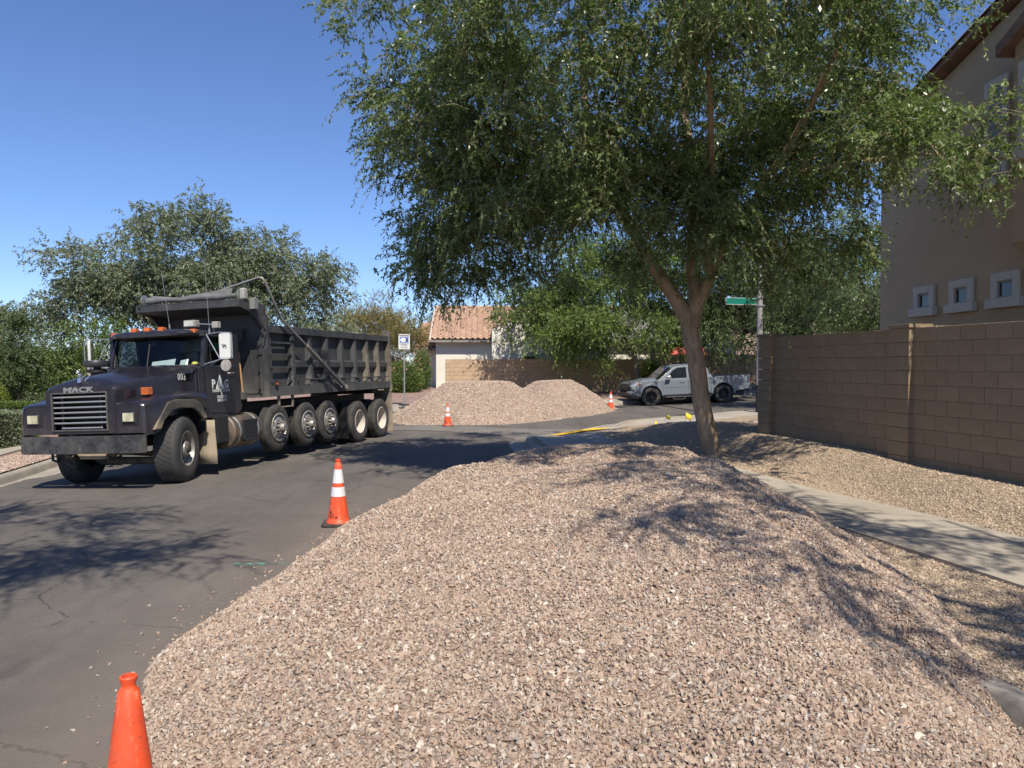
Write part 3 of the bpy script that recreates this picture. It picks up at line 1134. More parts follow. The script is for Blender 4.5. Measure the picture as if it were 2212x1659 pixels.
# rear left wing with its own roof
mb = MB()
mb.bb(-1.05, -.02, 2.9, 8, -.6, 2.55)
mb.build('wing_wall', CREAM, wh, bevel=.02)
mb = MB(); mb.prism([(2.55, 2.42), (6.0, 4.0), (6.0, 3.88), (2.55, 2.30)], 'x', -1.28, -.02)
mb.build('wing_roof_deck', FASCIA, wh)
wr = empty('wing_roof', parent=wh)
tile_roof(wr, (-1.3, 6.0, 4.02), (1, 0, 0), (0, -3.45, -1.58), 4, 11, .30, .33)
mb = MB(); mb.bb(-.1, 14, .045, .075, -.6, -.32); mb.build('base_screed', TRIM, wh)
mb = MB(); mb.tube([(.78, .03, 1.0), (.78, -.02, 1.05), (.78, -.02, .9)], .02, 6); mb.build('hose_bib', FASCIA, wh)
# board leaning behind the far wall
bo = MB(); bo.bb(-.09, .09, -.02, .02, 0, 1.3)
o = bo.build('leaning_board', plain('weathered_wood', (.36, .30, .23), .9, scale=12), loc=(2.35, 39.4, 1.35), label='weathered plank leaning above the tan far wall', cat='plank')
o.rotation_euler = (0, R(-22), 0)

# ------------------------------------------------------------------ brown two-storey house on the right
# its long wall runs towards the viewer: local x = towards the viewer, local y = away from the street
hs = empty('stucco_house', (8.0, 16.76, .4), math.atan2(-1, .0427), label='brown stucco two storey house behind the block wall on the right', cat='house')
def hz(z): return z - .4
mb = MB()
Lw = 15
mb.add([(0, 0, -.6), (Lw, 0, -.6), (Lw, 0, hz(8.8)), (5.5, 0, hz(8.1)), (0, 0, hz(6.75)),
        (0, 9, -.6), (Lw, 9, -.6), (Lw, 9, hz(8.8)), (5.5, 9, hz(8.1)), (0, 9, hz(6.75))],
       [(0, 1, 2, 3, 4), (9, 8, 7, 6, 5), (0, 5, 6, 1), (1, 6, 7, 2), (2, 7, 8, 3), (3, 8, 9, 4), (4, 9, 5, 0)])
mb.build('wall', BROWN, hs, smooth=None)
# roof slab and rake
ROOFR = plain('brown_roof_tile', (.235, .135, .10), .85, var=.3, scale=6)
mb = MB()
rk = [(-.55, hz(6.62)), (0, hz(6.80)), (5.5, hz(8.15)), (Lw, hz(8.85))]
mb.prism([(x, z) for x, z in rk] + [(x, z + .11) for x, z in rk[::-1]], 'y', -.24, 9.3)
mb.build('roof', ROOFR, hs, smooth=None)
me = s_tile(.3, .37); me.materials.append(ROOFR)
for i in range(40):
    x = -.7 + i * .33
    z = np.interp(x, [p[0] for p in rk], [p[1] for p in rk]) + .12
    mbx = None
    o = link('rake_tile', me, parent=hs)
    o.location = (x, -.30, z - .03); o.rotation_euler = (R(-14), 0, R(90)); o.scale = (1, 1, 1.3)
mb = MB(); mb.bb(-.5, -.36, -.40, .3, hz(6.45), hz(6.62)); mb.bb(-.38, .0, -.3, .0, hz(6.45), hz(6.75))
mb.build('eave_return', TRIM, hs, bevel=.01)


def hx(zc): return (16.76 - zc)      # distance along the wall for a point that far from the viewer


def framed_window(x0, x1, z0, z1, b, sill, sd=.10, blind=None, glass=DKGL, nm='window'):
    w = MB()
    y = -.07
    w.bb(x0, x0 + b, y, -.001, z0, z1); w.bb(x1 - b, x1, y, -.001, z0, z1)
    w.bb(x0 + b, x1 - b, y, -.001, z1 - b, z1)
    if sill: w.bb(x0 - .07, x1 + .07, y - .05, -.002, z0 - sill, z0 + .001)
    else: w.bb(x0 + b, x1 - b, y, -.001, z0, z0 + b)
    f = w.build('window', TRIM, hs, bevel=.018, seg=3)
    ix0, ix1, iz0, iz1 = x0 + b, x1 - b, z0 + (0 if sill else b), z1 - b
    if sill: iz0 = z0
    p = MB(); p.bb(ix0 + .02, ix1 - .02, -.012, -.006, iz0 + .02, iz1 - .02)
    p.build('pane', glass, f, smooth=None)
    fr = MB()
    for (a, b_, c_, d_) in ((ix0, ix0 + .03, iz0, iz1), (ix1 - .03, ix1, iz0, iz1), (ix0 + .03, ix1 - .03, iz0, iz0 + .03), (ix0 + .03, ix1 - .03, iz1 - .03, iz1)):
        fr.bb(a, b_, -.028, -.004, c_, d_)
    fr.build('frame', plain('grey_frame', (.25, .24, .23), .5), f, smooth=None)
    if blind:
        sl_ = MB()
        k = int((iz1 - iz0) / .055)
        for i in range(k):
            z = iz0 + .03 + i * .055
            sl_.box(((ix0 + ix1) / 2, -.030, z + .02), (ix1 - ix0 - .04, .004, .05), Matrix.Rotation(R(28), 3, 'X'))
        o_ = sl_.build('blind', blind, f, smooth=None)
    return f


for i, zc in enumerate((15.04, 13.88, 12.72, 11.56)):
    c = hx(zc)
    framed_window(c - .34, c + .34, hz(3.06), hz(3.49), .15, .17)
BLIND = plain('blue_grey_blind', (.25, .33, .52), .5, var=.05)
framed_window(hx(13.3), hx(12.86) + .15, hz(5.1), hz(6.75), .12, .16, blind=BLIND)
# projecting bay on the right with its small gable roof
mb = MB()
mb.bb(hx(12.15), hx(9.2), -.34, .02, hz(3.86), hz(7.0))
mb.prism([(-.34, hz(3.86)), (.0, hz(3.86)), (.0, hz(3.58))], 'x', hx(12.15), hx(9.2))
mb.build('bay', BROWN, hs, smooth=None)
mb = MB()
mb.prism([(hx(12.35), hz(6.82)), (hx(10.5), hz(7.6)), (hx(8.7), hz(6.82)), (hx(8.7), hz(7.0)), (hx(10.5), hz(7.8)), (hx(12.35), hz(7.0))], 'y', -.52, .02)
mb.build('bay_roof', ROOFR, hs, smooth=None)
mb = MB()
mb.bb(hx(11.98), hx(11.7), -.42, -.335, hz(5.3), hz(6.6)); mb.bb(hx(11.7), hx(9.8), -.42, -.335, hz(6.35), hz(6.6)); mb.bb(hx(12.05), hx(9.5), -.45, -.335, hz(5.1), hz(5.3))
mb.build('bay_trim', TRIM, hs, bevel=.018)

# far house peeping through the trees on the right
fh = empty('pink_house', (13.5, 47, .4), R(6), label='pinkish house with brown roof glimpsed through the dark trees', cat='house')
mb = MB(); mb.bb(0, 14, 0, 8, -.5, 4.2); mb.build('wall', plain('pink_stucco', (.45, .33, .27), .9), fh)
mb = MB(); mb.prism([(-.5, 4.1), (4, 5.8), (8.5, 4.1), (8.5, 4.25), (4, 6.0), (-.5, 4.25)], 'x', -.4, 14.4); mb.build('roof', ROOFR, fh, smooth=None)
mb = MB(); mb.bb(2, 3.2, -.04, .0, 1.4, 2.6); mb.bb(6, 7.2, -.04, .0, 1.4, 2.6); mb.build('window', DKGL, fh)


# ------------------------------------------------------------------ text
def text(body, size, mat, parent, loc, rot=(R(90), 0, 0), name='lettering', ext=.001, sx=1.0, align='CENTER', space=1.0, bold=0.0):
    cu = bpy.data.curves.new(name, 'FONT')
    cu.body = body; cu.size = size; cu.align_x = align; cu.align_y = 'CENTER'
    cu.extrude = ext; cu.space_character = space; cu.offset = bold
    cu.resolution_u = 2
    cu.materials.append(mat)
    o = bpy.data.objects.new(name, cu)
    COL.objects.link(o)
    o.parent = parent; o.location = loc; o.rotation_euler = rot; o.scale = (sx, 1, 1)
    return o


WHITE = plain('white_paint', (.78, .78, .76), .5, var=.04)
BLACK = plain('black_ink', (.02, .02, .02), .5)
STEEL = plain('galvanised_steel', (.42, .43, .42), .45, .7, var=.15, scale=20)

# ------------------------------------------------------------------ block watch sign
sg = empty('warning_sign', (-4.34, 31.0, float(farw(-4.34, 31.2)) - .02), R(-4), label='white WARNING block watch sign with a blue eye on a thin post', cat='sign')
SW, SH, ST = .46, .61, 2.98
mb = MB()
def rrect(w, h, r, n=5):
    pts = []
    for cx, cy, a0 in ((w / 2 - r, h / 2 - r, 0), (-w / 2 + r, h / 2 - r, 90), (-w / 2 + r, -h / 2 + r, 180), (w / 2 - r, -h / 2 + r, 270)):
        for i in range(n):
            a = R(a0 + 90 * i / (n - 1)); pts.append((cx + r * math.cos(a), cy + r * math.sin(a)))
    return pts
mb.prism([(x, z + ST - SH / 2) for x, z in rrect(SW, SH, .04)], 'y', -.004, 0)
pn = mb.build('sign_panel', WHITE, sg, smooth=30)
BLUE = plain('sign_blue', (.03, .14, .52), .5, var=.04)
mb = MB(); mb.bb(-.178, .178, -.0065, -.0045, ST - .345, ST - .125); mb.build('blue_field', BLUE, pn, smooth=None)
eye = [( -.172 + .344 * i / 24, .088 * math.sin(math.pi * (i / 24) ** .72)) for i in range(25)]
mb = MB(); mb.prism([(x, ST - .235 + z) for x, z in eye] + [(x, ST - .235 - z) for x, z in eye[::-1][1:-1]], 'y', -.0085, -.007)
mb.build('eye_shape', WHITE, pn, smooth=None)
mb = MB(); mb.lathe([(.001, -.0105), (.043, -.0105), (.043, -.009)], (.10, 0, ST - .235), 'y', 20); mb.build('pupil', BLACK, pn, smooth=None)
text('WARNING', .105, BLACK, pn, (0, -.006, ST - .068), sx=.80, bold=.003)
text('BLOCKWATCH', .062, BLACK, pn, (0, -.006, ST - .395), sx=.88, bold=.0015)
text('AI STREET', .062, BLACK, pn, (0, -.006, ST - .453), sx=.92, bold=.0015)
# two lines of print too small to read in the photograph
mb = MB(); rr_ = random.Random(4)
for z_ in (ST - .522, ST - .560):
    x_ = -.15
    while x_ < .15:
        w_ = rr_.uniform(.010, .020); mb.bb(x_, x_ + w_, -.0065, -.0045, z_ - .010, z_ + .010); x_ += w_ + rr_.choice((.006, .006, .02))
tag(mb.build('small_print', BLACK, pn, smooth=None), kind='stuff')
mb = MB(); mb.bb(-.026, .026, .002, .036, -.3, ST - .02)
mb.build('post', STEEL, sg, smooth=None)
mb = MB(); mb.bb(-.21, .21, -.10, .0, .10, .165); mb.build('wheel_stop', plain('dark_rubber_block', (.04, .038, .036), .8), sg, bevel=.01)

# ------------------------------------------------------------------ street light with the green name sign
px_, py_ = 8.55, 26.6
pz_ = float(yard_h(px_, py_)) + .02
lp = empty('street_light', (px_, py_, pz_), R(12), label='grey street light pole with dark base carrying a green street name sign', cat='street light')
PGREY = plain('pole_grey', (.36, .34, .32), .55, .3, var=.1, scale=5)
mb = MB(); mb.lathe([(.108, .0), (.106, .95), (.07, 9.0)], (0, 0, 0), 'z', 14); mb.build('pole', PGREY, lp)
mb = MB(); mb.lathe([(.13, 0), (.13, .05), (.113, .06), (.112, .93), (.108, .95)], (0, 0, 0), 'z', 14); mb.build('dark_base', plain('black_base', (.018, .017, .017), .6), lp)  # lower end of the pole, slightly wider and coloured near black
mb = MB(); mb.tube([(0, 0, 8.8), (-.6, -.2, 9.3), (-1.8, -.6, 9.5)], [.05, .04, .035], 8); mb.build('arm', PGREY, lp)
mb = MB(); mb.prism(rrect(.75, .3, .1), 'z', 9.42, 9.55); o = mb.build('lamp_head', PGREY, lp, bevel=.02); o.location = (-2.1, -.7, 0)
SGREEN = plain('sign_green', (.0, .17, .12), .5, var=.05)
mb = MB(); mb.prism([(x - .72, z + 3.82) for x, z in rrect(1.15, .24, .03)], 'y', -.015, -.010)
gs = mb.build('name_sign', SGREEN, lp, smooth=30)
mb = MB()
for (a, b, c_, d_) in ((-1.285, -.155, 3.925, 3.935), (-1.285, -.155, 3.705, 3.715), (-1.285, -1.275, 3.715, 3.925), (-.165, -.155, 3.715, 3.925)):
    mb.bb(a, b, -.018, -.0155, c_, d_)
mb.build('border', WHITE, gs, smooth=None)
mb = MB(); mb.bb(-.16, .12, -.02, .0, 3.70, 3.72); mb.bb(-.12, .12, -.125, .125, 3.66, 3.70); mb.bb(-.12, .12, -.125, .125, 3.93, 3.96); mb.build('bracket', STEEL, lp, smooth=None)
# second distant light seen over the tipper body
l2 = empty('parking_light', (-14.2, 65, 0), R(0), label='distant thin light pole with flat lamp seen over the dump body', cat='street light')
BRZ = plain('bronze', (.10, .085, .075), .6)
mb = MB(); mb.bb(-.1, .1, -.1, .1, -.3, 6.0); mb.build('pole', BRZ, l2, smooth=None)
mb = MB(); mb.bb(-.1, 1.05, -.2, .2, 5.9, 6.08); mb.build('lamp_head', BRZ, l2, smooth=None, bevel=.03)

# ------------------------------------------------------------------ survey flags
YF = plain('flag_yellow', (.75, .60, .03), .6, var=.1)
WIRE = plain('flag_wire', (.3, .3, .3), .5, .5)
def flag(x, y, h, label, s=.10, rz=0.3, lean=0.1, tw=0.5):
    z = float(yard_h(x, y)) + .01
    f = empty('survey_flag', (x, y, z), rz, label=label, cat='marker flag', group='yellow survey flags in the corner gravel')
    mb = MB(); mb.tube([(0, 0, 0), (lean * h * .5, 0, h * .6), (lean * h, 0, h)], .0035, 5); mb.build('wire', WIRE, f)
    mb = MB(); secs = []
    for i in range(5):
        u = i / 4
        secs.append([(lean * h + s * u, .02 * math.sin(u * 4 + k), h - s * (.05 + w) - s * tw * u) for k, w in ((0, 0), (1, .5), (2, 1.0))])
    mb.loft(secs, caps=False)
    o = mb.build('flag', YF, f); o.modifiers.new('t', 'SOLIDIFY').thickness = .002
flag(4.95, 22.0, .40, 'yellow survey flag just left of the big leaning trunk', .17, .4, .1, .5)
flag(8.1, 25.0, .55, 'yellow survey flag upright near the street light', .22, -1.1, .05, .9)
flag(4.0, 21.6, .13, 'small yellow survey flag lying low by the pavement edge', .12, 1.0, .4, .1)
flag(3.9, 19.6, .22, 'small yellow survey flag in shade left of the trunk', .10, .2, .2, .3)

# ------------------------------------------------------------------ boulder near the end pier
mb = MB()
for (c, s_, sd) in (((0, 0, .12), (.34, .26, .2), 1), ):
    bm = bmesh.new(); bmesh.ops.create_icosphere(bm, subdivisions=3, radius=1)
    for v_ in bm.verts:
        q = v_.co.copy(); k = 1 + .28 * mnoise.noise(q * 1.3 + Vector((sd, 0, 0))) + .07 * mnoise.noise(q * 5)
        v_.co = Vector((q.x * s_[0] * k, q.y * s_[1] * k, q.z * s_[2] * k))
    me = bpy.data.meshes.new('boulder'); bm.to_mesh(me); bm.free(); me.shade_smooth()
BOUL = plain('boulder_stone', (.36, .27, .22), .9, var=.2, scale=5, bump=.01)
link('boulder', me, BOUL, loc=(5.55, 17.4, .5), label='rough brown boulder on the gravel beside the end pier', cat='rock')
me2 = me.copy()
o = link('boulder', me2, None, loc=(5.35, 16.4, .42), rz=1.2, label='small flat pale rock in front of the brown boulder', cat='rock'); o.scale = (.75, .7, .4)
me2.materials.clear(); me2.materials.append(plain('pale_stone', (.5, .44, .38), .9, scale=5))

# ------------------------------------------------------------------ yard toys behind the far wall
RED = plain('red_fabric', (.62, .03, .05), .55, var=.12, scale=3)
mb = MB()
secs = []
for i in range(9):
    a = i / 8 * math.pi
    w = 1.0 * math.sin(a) ** .5 if 0 < i < 8 else .05
    secs.append([(-1.0 + 2.0 * i / 8, .8 * math.cos(b), 1.0 + (1.0 + .1 * math.sin(i * 2)) * w * max(math.sin(b), 0)) for b in np.linspace(0, math.pi, 9)])
mb.loft(secs, caps=True)
mb.bb(-.9, .9, -.6, .6, 0, 1.02)
mb.build('red_playhouse', RED, loc=(9.35, 41.5, 1.45), rz=.1, label='red rounded fabric play shelter poking above the far wall', cat='play shelter')
BLU = plain('blue_fabric', (.012, .02, .06), .5, var=.5, scale=9)
mb = MB(); mb.blob((0, 0, 1.4), (1.15, .8, .85), 18); mb.bb(-1, 1, -.6, .6, 0, 1.3)
mb.build('blue_playhouse', BLU, loc=(11.15, 42.2, 1.2), label='dark blue rounded play shelter above the far wall right of trunk', cat='play shelter')


# ------------------------------------------------------------------ traffic cones
m = NT('cone_orange'); v = m.co()
n1 = m.noise(v, 9, 6, .7).outputs[0]; n2 = m.noise(v, 38, 4, .7).outputs[0]
base = m.mix(m.ramp(n1, [(.42, 0.0), (.72, .7)]), (.80, .085, .022), (.55, .12, .06))
n3 = m.noise(m.co(scale=(1, 1, .35)), 22, 5, .75).outputs[0]
base = m.mix(m.ramp(n2, [(.60, 0.0), (.70, .6)]), base, (.16, .06, .04))
base = m.mix(m.ramp(n3, [(.56, 0.0), (.66, .55)]), base, (.95, .30, .16))
CONE = m.set(base, .5, None, m.bump(n1, .002))
m = NT('cone_band'); v = m.co()
n1 = m.noise(v, 14, 5, .7).outputs[0]
st = m.noise(m.co(scale=(8, 8, 1)), 10, 4).outputs[0]
base = m.mix(m.ramp(n1, [(.55, 0.0), (.8, .5)]), (.74, .73, .71), (.40, .37, .35))
base = m.mix(1.0, base, m.ramp(st, [(.3, .86), (.6, 1.0)]), 'MULTIPLY')
BAND = m.set(base, .45)
CBASE = plain('cone_base', (.06, .05, .045), .8, var=.5, scale=12, bump=.002)


def cone_parts(root, H=.79, scuff=True, bands=True, paint=CONE):
    W = .19
    pts = [(-W, -W + .04), (-W + .04, -W), (W - .04, -W), (W, -W + .04), (W, W - .04), (W - .04, W), (-W + .04, W), (-W, W - .04)]
    mb = MB(); mb.prism(pts, 'z', .004, .032); mb.build('base', CBASE, root, bevel=.006, seg=2)
    def rad(z): return .132 + (.030 - .132) * (z - .032) / (H - .032)
    mb = MB()
    prof = [(.145, .032), (.140, .05), (rad(.06), .065)] + [(rad(z), z) for z in np.linspace(.09, H - .055, 9)]
    prof += [(.028, H - .045), (.025, H - .030), (.030, H - .018), (.031, H - .004), (.028, H), (.022, H), (.020, H - .03)]
    mb.lathe(prof, (0, 0, 0), 'z', 32); mb.build('cone_body', paint, root, smooth=40)
    if bands:
        for a, b in ((.44, .58), (.64, .845)):
            mb = MB(); z0, z1 = H * a, H * b
            zs = np.linspace(z0, z1, 4)
            mb.lathe([(rad(z0) - .001, z0)] + [(rad(z) + .0022, z) for z in zs] + [(rad(z1) - .001, z1)], (0, 0, 0), 'z', 32)
            mb.build('reflective_band', BAND, root, smooth=40)
    if scuff:
        # black stencilled arrow and dot, wrapped round the foot of the cone
        mk = MB()
        def wrap(poly):
            out = []
            for (u, z) in poly:
                rr = rad(z) + .0016; a = -math.pi / 2 - .55 + u / rr
                out.append((rr * math.cos(a), rr * math.sin(a), z))
            return out
        for poly in ([(-.030, .10), (-.012, .10), (-.012, .16), (-.030, .16)], [(-.040, .16), (-.002, .16), (-.021, .195)],
                     [(.004, .10), (.012, .10), (.012, .155), (.004, .155)], [(.016, .11), (.032, .125), (.030, .135), (.014, .12)],
                     [(.055 + .014 * math.cos(a), .105 + .014 * math.sin(a)) for a in np.linspace(0, 2 * math.pi, 10, endpoint=False)]):
            q = wrap(poly); mk.add(q, [tuple(range(len(q)))])
        mk.build('stencil_mark', BLACK, root, smooth=None)


def cone(x, y, z, H, label, rz=0., scuff=True, **k):
    r = empty('traffic_cone', (x, y, z), rz, label=label, cat='traffic cone', group='orange traffic cones round the gravel heaps')
    cone_parts(r, H, scuff, **k)
    return r


cone(-2.12, 9.35, .002, .80, 'orange cone with two white bands beside the main gravel heap, dump truck behind', .12)
cone(-2.04, 24.35, .004, .72, 'small distant banded cone in front of the wide far gravel heap', .1)
cone(4.02, 31.3, float(H_far(4.02, 31.3)) + .004, .76, 'farthest banded cone between the far heap and the pickup', .3)
cone(-1.43, 2.84, .002, .79, 'plain orange cone cut by the bottom edge of the view', .2, scuff=False, bands=False)


# ------------------------------------------------------------------ wheels (axis along y, outer face towards +y)
RUB = dusty('tyre_rubber', (.035, .034, .033), (.20, .17, .135), .75, .3, None, 0, .15, scale=2, streak=False)
RUBF = dusty('front_tyre_rubber', (.040, .040, .040), (.20, .18, .15), .75, .2, None, 0, .2, scale=2, streak=False)
ALU = dusty('dull_aluminium', (.34, .33, .31), (.28, .22, .165), .45, .6, None, 0, .3, metal=.6, scale=3, streak=False)
DARKM = dusty('dark_greasy_metal', (.022, .021, .020), (.15, .12, .09), .6, .5, None, 0, .3, scale=2)


def tyre_mesh(r, w, rim, treads=4, y1=0.0):
    """outer sidewall plane at y=y1, body towards -y"""
    s = .045
    prof = [(rim - .01, y1 - .05), (rim, y1 - .02), (rim + .02, y1 - .012), (rim + (r - rim) * .45, y1 - .0), (r - .07, y1 - .008), (r - .035, y1 - .022), (r - .008, y1 - .04)]
    prof += [(r, y1 - .05)]
    a, b = y1 - .055, y1 - w + .055
    for i in range(treads):
        c = a + (b - a) * (i + 1) / (treads + 1)
        prof += [(r, c + .007), (r - .014, c + .005), (r - .014, c - .005), (r, c - .007)]
    prof += [(r, b - .005), (r - .035, y1 - w + .022), (rim + (r - rim) * .45, y1 - w), (rim, y1 - w + .02), (rim - .01, y1 - w + .05)]
    return prof


def truck_wheel(parent, t, y, z, r, w, rim, kind, rz=0.0, rear=False):
    o = bpy.data.objects.new('wheel', None); COL.objects.link(o); o.empty_display_size = .1
    o.parent = parent; o.location = (-t, y, z); o.rotation_euler = (0, R(37 * t) if kind != 'dish' else 0, rz)
    mb = MB(); mb.lathe(tyre_mesh(r, w, rim, 3 if kind != 'front' else 0), n=56)if False else mb.lathe(tyre_mesh(r, w, rim, 4 if kind != 'front' else 0), (0, 0, 0), 'y', 56)
    if kind == 'front':
        # blocky tread of a worn traction tyre
        cnt = 40; rows = [(-.075, -.135), (-.145, -.205), (-.215, -.275), (-.285, -.345)]
        for q, (ya, yb) in enumerate(rows):
            for i in range(cnt):
                a0 = 2 * math.pi * (i + .5 * (q % 2)) / cnt; a1 = a0 + 2 * math.pi / cnt * .90
                vs = []
                for rr in (r - .004, r + .007):
                    for (aa, yy) in ((a0, ya), (a1, ya + .008), (a1, yb + .004), (a0 + .03, yb)):
                        vs.append((rr * math.cos(aa), yy, rr * math.sin(aa)))
                mb.add(vs, [(4, 5, 6, 7), (0, 1, 5, 4), (1, 2, 6, 5), (2, 3, 7, 6), (3, 0, 4, 7)])
    ty = mb.build('tyre', RUBF if kind == 'front' else RUB, o, smooth=40)
    if kind == 'front':
        prof = [(rim, -.02), (rim - .012, -.015), (rim - .03, -.05), (rim - .045, -.13), (.20, -.165), (.15, -.15), (.14, -.09), (.12, -.03), (.10, -.02), (.001, -.018)]
        mb = MB(); mb.lathe(prof, (0, 0, 0), 'y', 40); mb.build('rim', ALU, o, smooth=40)
        mb = MB()
        for i in range(10):
            a = 2 * math.pi * i / 10; mb.lathe([(.018, -.16), (.018, -.11), (.001, -.105)], (.175 * math.cos(a), 0, .175 * math.sin(a)), 'y', 6)
        mb.lathe([(.075, -.03), (.07, .015), (.001, .02)], (0, 0, 0), 'y', 20)
        mb.build('hub', DARKM, o, smooth=40)
    elif kind == 'disc':
        # aluminium disc with ten real hand holes
        n = 60; ri = [rim, rim - .02, rim - .035, rim - .06, rim - .095, .155, .13]; yi = [-.015, -.012, -.045, -.05, -.035, -.012, -.004]
        vs, fs = [], []
        for r_, y_ in zip(ri, yi):
            for j in range(n):
                a = 2 * math.pi * j / n; vs.append((r_ * math.cos(a), y_, r_ * math.sin(a)))
        for i in range(len(ri) - 1):
            for j in range(n):
                if i == 3 and j % 6 in (0, 1): continue
                fs.append((i * n + j, (i + 1) * n + j, (i + 1) * n + (j + 1) % n, i * n + (j + 1) % n))
        mb = MB(); mb.add(vs, fs)
        rm = mb.build('rim', ALU, o, smooth=40); md = rm.modifiers.new('t', 'SOLIDIFY'); md.thickness = .02; md.offset = 1
        mb = MB(); mb.lathe([(rim - .03, -.10), (rim - .03, -.11), (.01, -.11)], (0, 0, 0), 'y', 24); mb.build('brake_drum', DARKM, o)
        mb = MB()
        for i in range(10):
            a = 2 * math.pi * (i + .5) / 10; mb.lathe([(.017, -.02), (.017, .055), (.012, .07), (.001, .07)], (.125 * math.cos(a), 0, .125 * math.sin(a)), 'y', 6)
        mb.lathe([(.095, -.02), (.088, .10), (.07, .13), (.05, .135), (.001, .135)], (0, 0, 0), 'y', 20)
        for i in range(6):
            a = 2 * math.pi * i / 6; mb.lathe([(.012, .13), (.012, .15), (.001, .15)], (.055 * math.cos(a), 0, .055 * math.sin(a)), 'y', 6)
        mb.build('hub', ALU, o, smooth=40)
    else:
        prof = [(rim, -.02), (rim - .012, -.012), (rim - .02, -.04), (rim - .03, -.20), (rim - .05, -.24), (.17, -.25), (.15, -.235), (.14, -.20), (.11, -.16), (.001, -.155)]
        mb = MB(); mb.lathe(prof, (0, 0, 0), 'y', 40); mb.build('rim', dusty('dusty_white_rim', (.55, .50, .44), (.40, .31, .22), .6, .6, scale=2, spk=.2, streak=False), o, smooth=40)
        mb = MB()
        for i in range(10):
            a = 2 * math.pi * i / 10; mb.lathe([(.016, -.25), (.016, -.20), (.001, -.20)], (.17 * math.cos(a), 0, .17 * math.sin(a)), 'y', 6)
        mb.build('hub', DARKM, o, smooth=40)
        mb = MB(); mb.lathe(tyre_mesh(r, w, rim, 4, -w - .06), (0, 0, 0), 'y', 40); mb.build('inner_tyre', RUB, o, smooth=40)
    return o


# ------------------------------------------------------------------ dump truck
PAINT = dusty('dark_purple_paint', (.012, .011, .0175), (.20, .17, .15), .28, .07, (.95, 1.3, .14), coat=.3, spk=.30, scale=1.2)
BODY = dusty('dump_body_black', (.034, .035, .038), (.19, .18, .165), .5, .22, (1.25, 1.75, .45), spk=.35, scale=1.0)
BODYD = dusty('tailgate_dust', (.05, .048, .046), (.34, .28, .21), .7, .45, (1.2, 2.5, .7), spk=.4)
BUMP = dusty('bumper_black', (.020, .020, .022), (.30, .28, .25), .45, .3, None, spk=.85, scale=1.2, streak=False)
RUBT = dusty('fender_rubber', (.045, .045, .046), (.42, .33, .22), .7, .2, (.88, 1.15, .9), spk=.2)
MUD = dusty('mudflap_dust', (.30, .25, .18), (.46, .37, .26), .9, .7, spk=.5)
CHR = dusty('grille_bar_metal', (.50, .49, .46), (.33, .29, .24), .35, .4, spk=.3, metal=.75)
LENSY = NT('yellowed_headlight'); vv_ = LENSY.co()
LENSY = LENSY.set(LENSY.ramp(LENSY.noise(vv_, 7, 3).outputs[0], [(.3, (.36, .34, .20)), (.7, (.62, .60, .42))]), .18)
ORG = plain('amber_lens', (.50, .12, .03), .3, var=.25, scale=15)
BLKR = plain('black_rubber', (.018, .018, .018), .6)
WGLASS = glass_mat('cab_glass', (.62, .70, .70), .6)
INT = plain('cab_interior', (.045, .045, .05), .8)

th = R(-103.2)
trk = empty('dump_truck', (-6.76, 12.08, -.044), 0, label='dusty black five axle dump truck parked at an angle with its nose to the viewer', cat='dump truck')
trk.rotation_euler = (R(2.3), 0, th)

# chassis rails, cross members and everything dark below
mb = MB()
for s in (-1, 1):
    mb.bb(-9.7, -.25, s * .43 - .05, s * .43 + .05, .72, 1.0)
    mb.bb(-9.75, -3.7, s * .40 - .06, s * .40 + .06, 1.0, 1.18)
for t in (1.0, 2.1, 3.2, 4.5, 5.6, 6.9, 8.5, 9.6): mb.bb(-t - .06, -t + .06, -.42, .42, .76, .94)
mb.bb(-9.6, -7.2, -.55, .55, .45, .72)
for t in (3.91, 5.13, 6.17): mb.bb(-t - .07, -t + .07, -.95, .95, .58, .72)
for t in (7.79, 9.18): mb.tube([(-t, -.9, .51), (-t, -.3, .52), (-t, 0, .56), (-t, .3, .52), (-t, .9, .51)], [.09, .09, .22, .09, .09], 10)
mb.bb(-8.9, -8.0, .30, .85, .52, .66); mb.bb(-3.4, -1.9, -.9, -.5, .5, 1.0)
mb.build('chassis', DARKM, trk, smooth=35)
# front axle beam
mb = MB(); mb.tube([(-1.05, -.95, .55), (-1.05, -.75, .48), (-1.05, -.55, .36), (-1.05, .55, .36), (-1.05, .75, .48), (-1.05, .95, .55)], .065, 8)
mb.tube([(-.85, -.85, .50), (-.85, .85, .50)], .025, 6)
for s in (-1, 1):
    mb.tube([(-.2, s * .43, .60), (-1.05, s * .43, .47), (-1.9, s * .43, .66)], .045, 6)
    mb.lathe([(.06, -.05), (.06, .05)], (-.22, s * .43, .58), 'y', 10)
mb.build('front_axle', dusty('axle_grime', (.05, .045, .04), (.24, .19, .14), .7, .8), trk)
mb = MB(); mb.prism([(.34, .66), (-.34, .66), (-.22, .48), (.22, .48)], 'x', -.30, -.22)
mb.build('tow_plate', MUD, trk, smooth=None)
mb = MB()
for s in (-1, 1):
    mb.tube([(.02, s * .52, .63), (.02, s * .52, .50), (-.08, s * .52, .46), (-.14, s * .52, .52)], .022, 8)
mb.build('tow_hook', DARKM, trk)

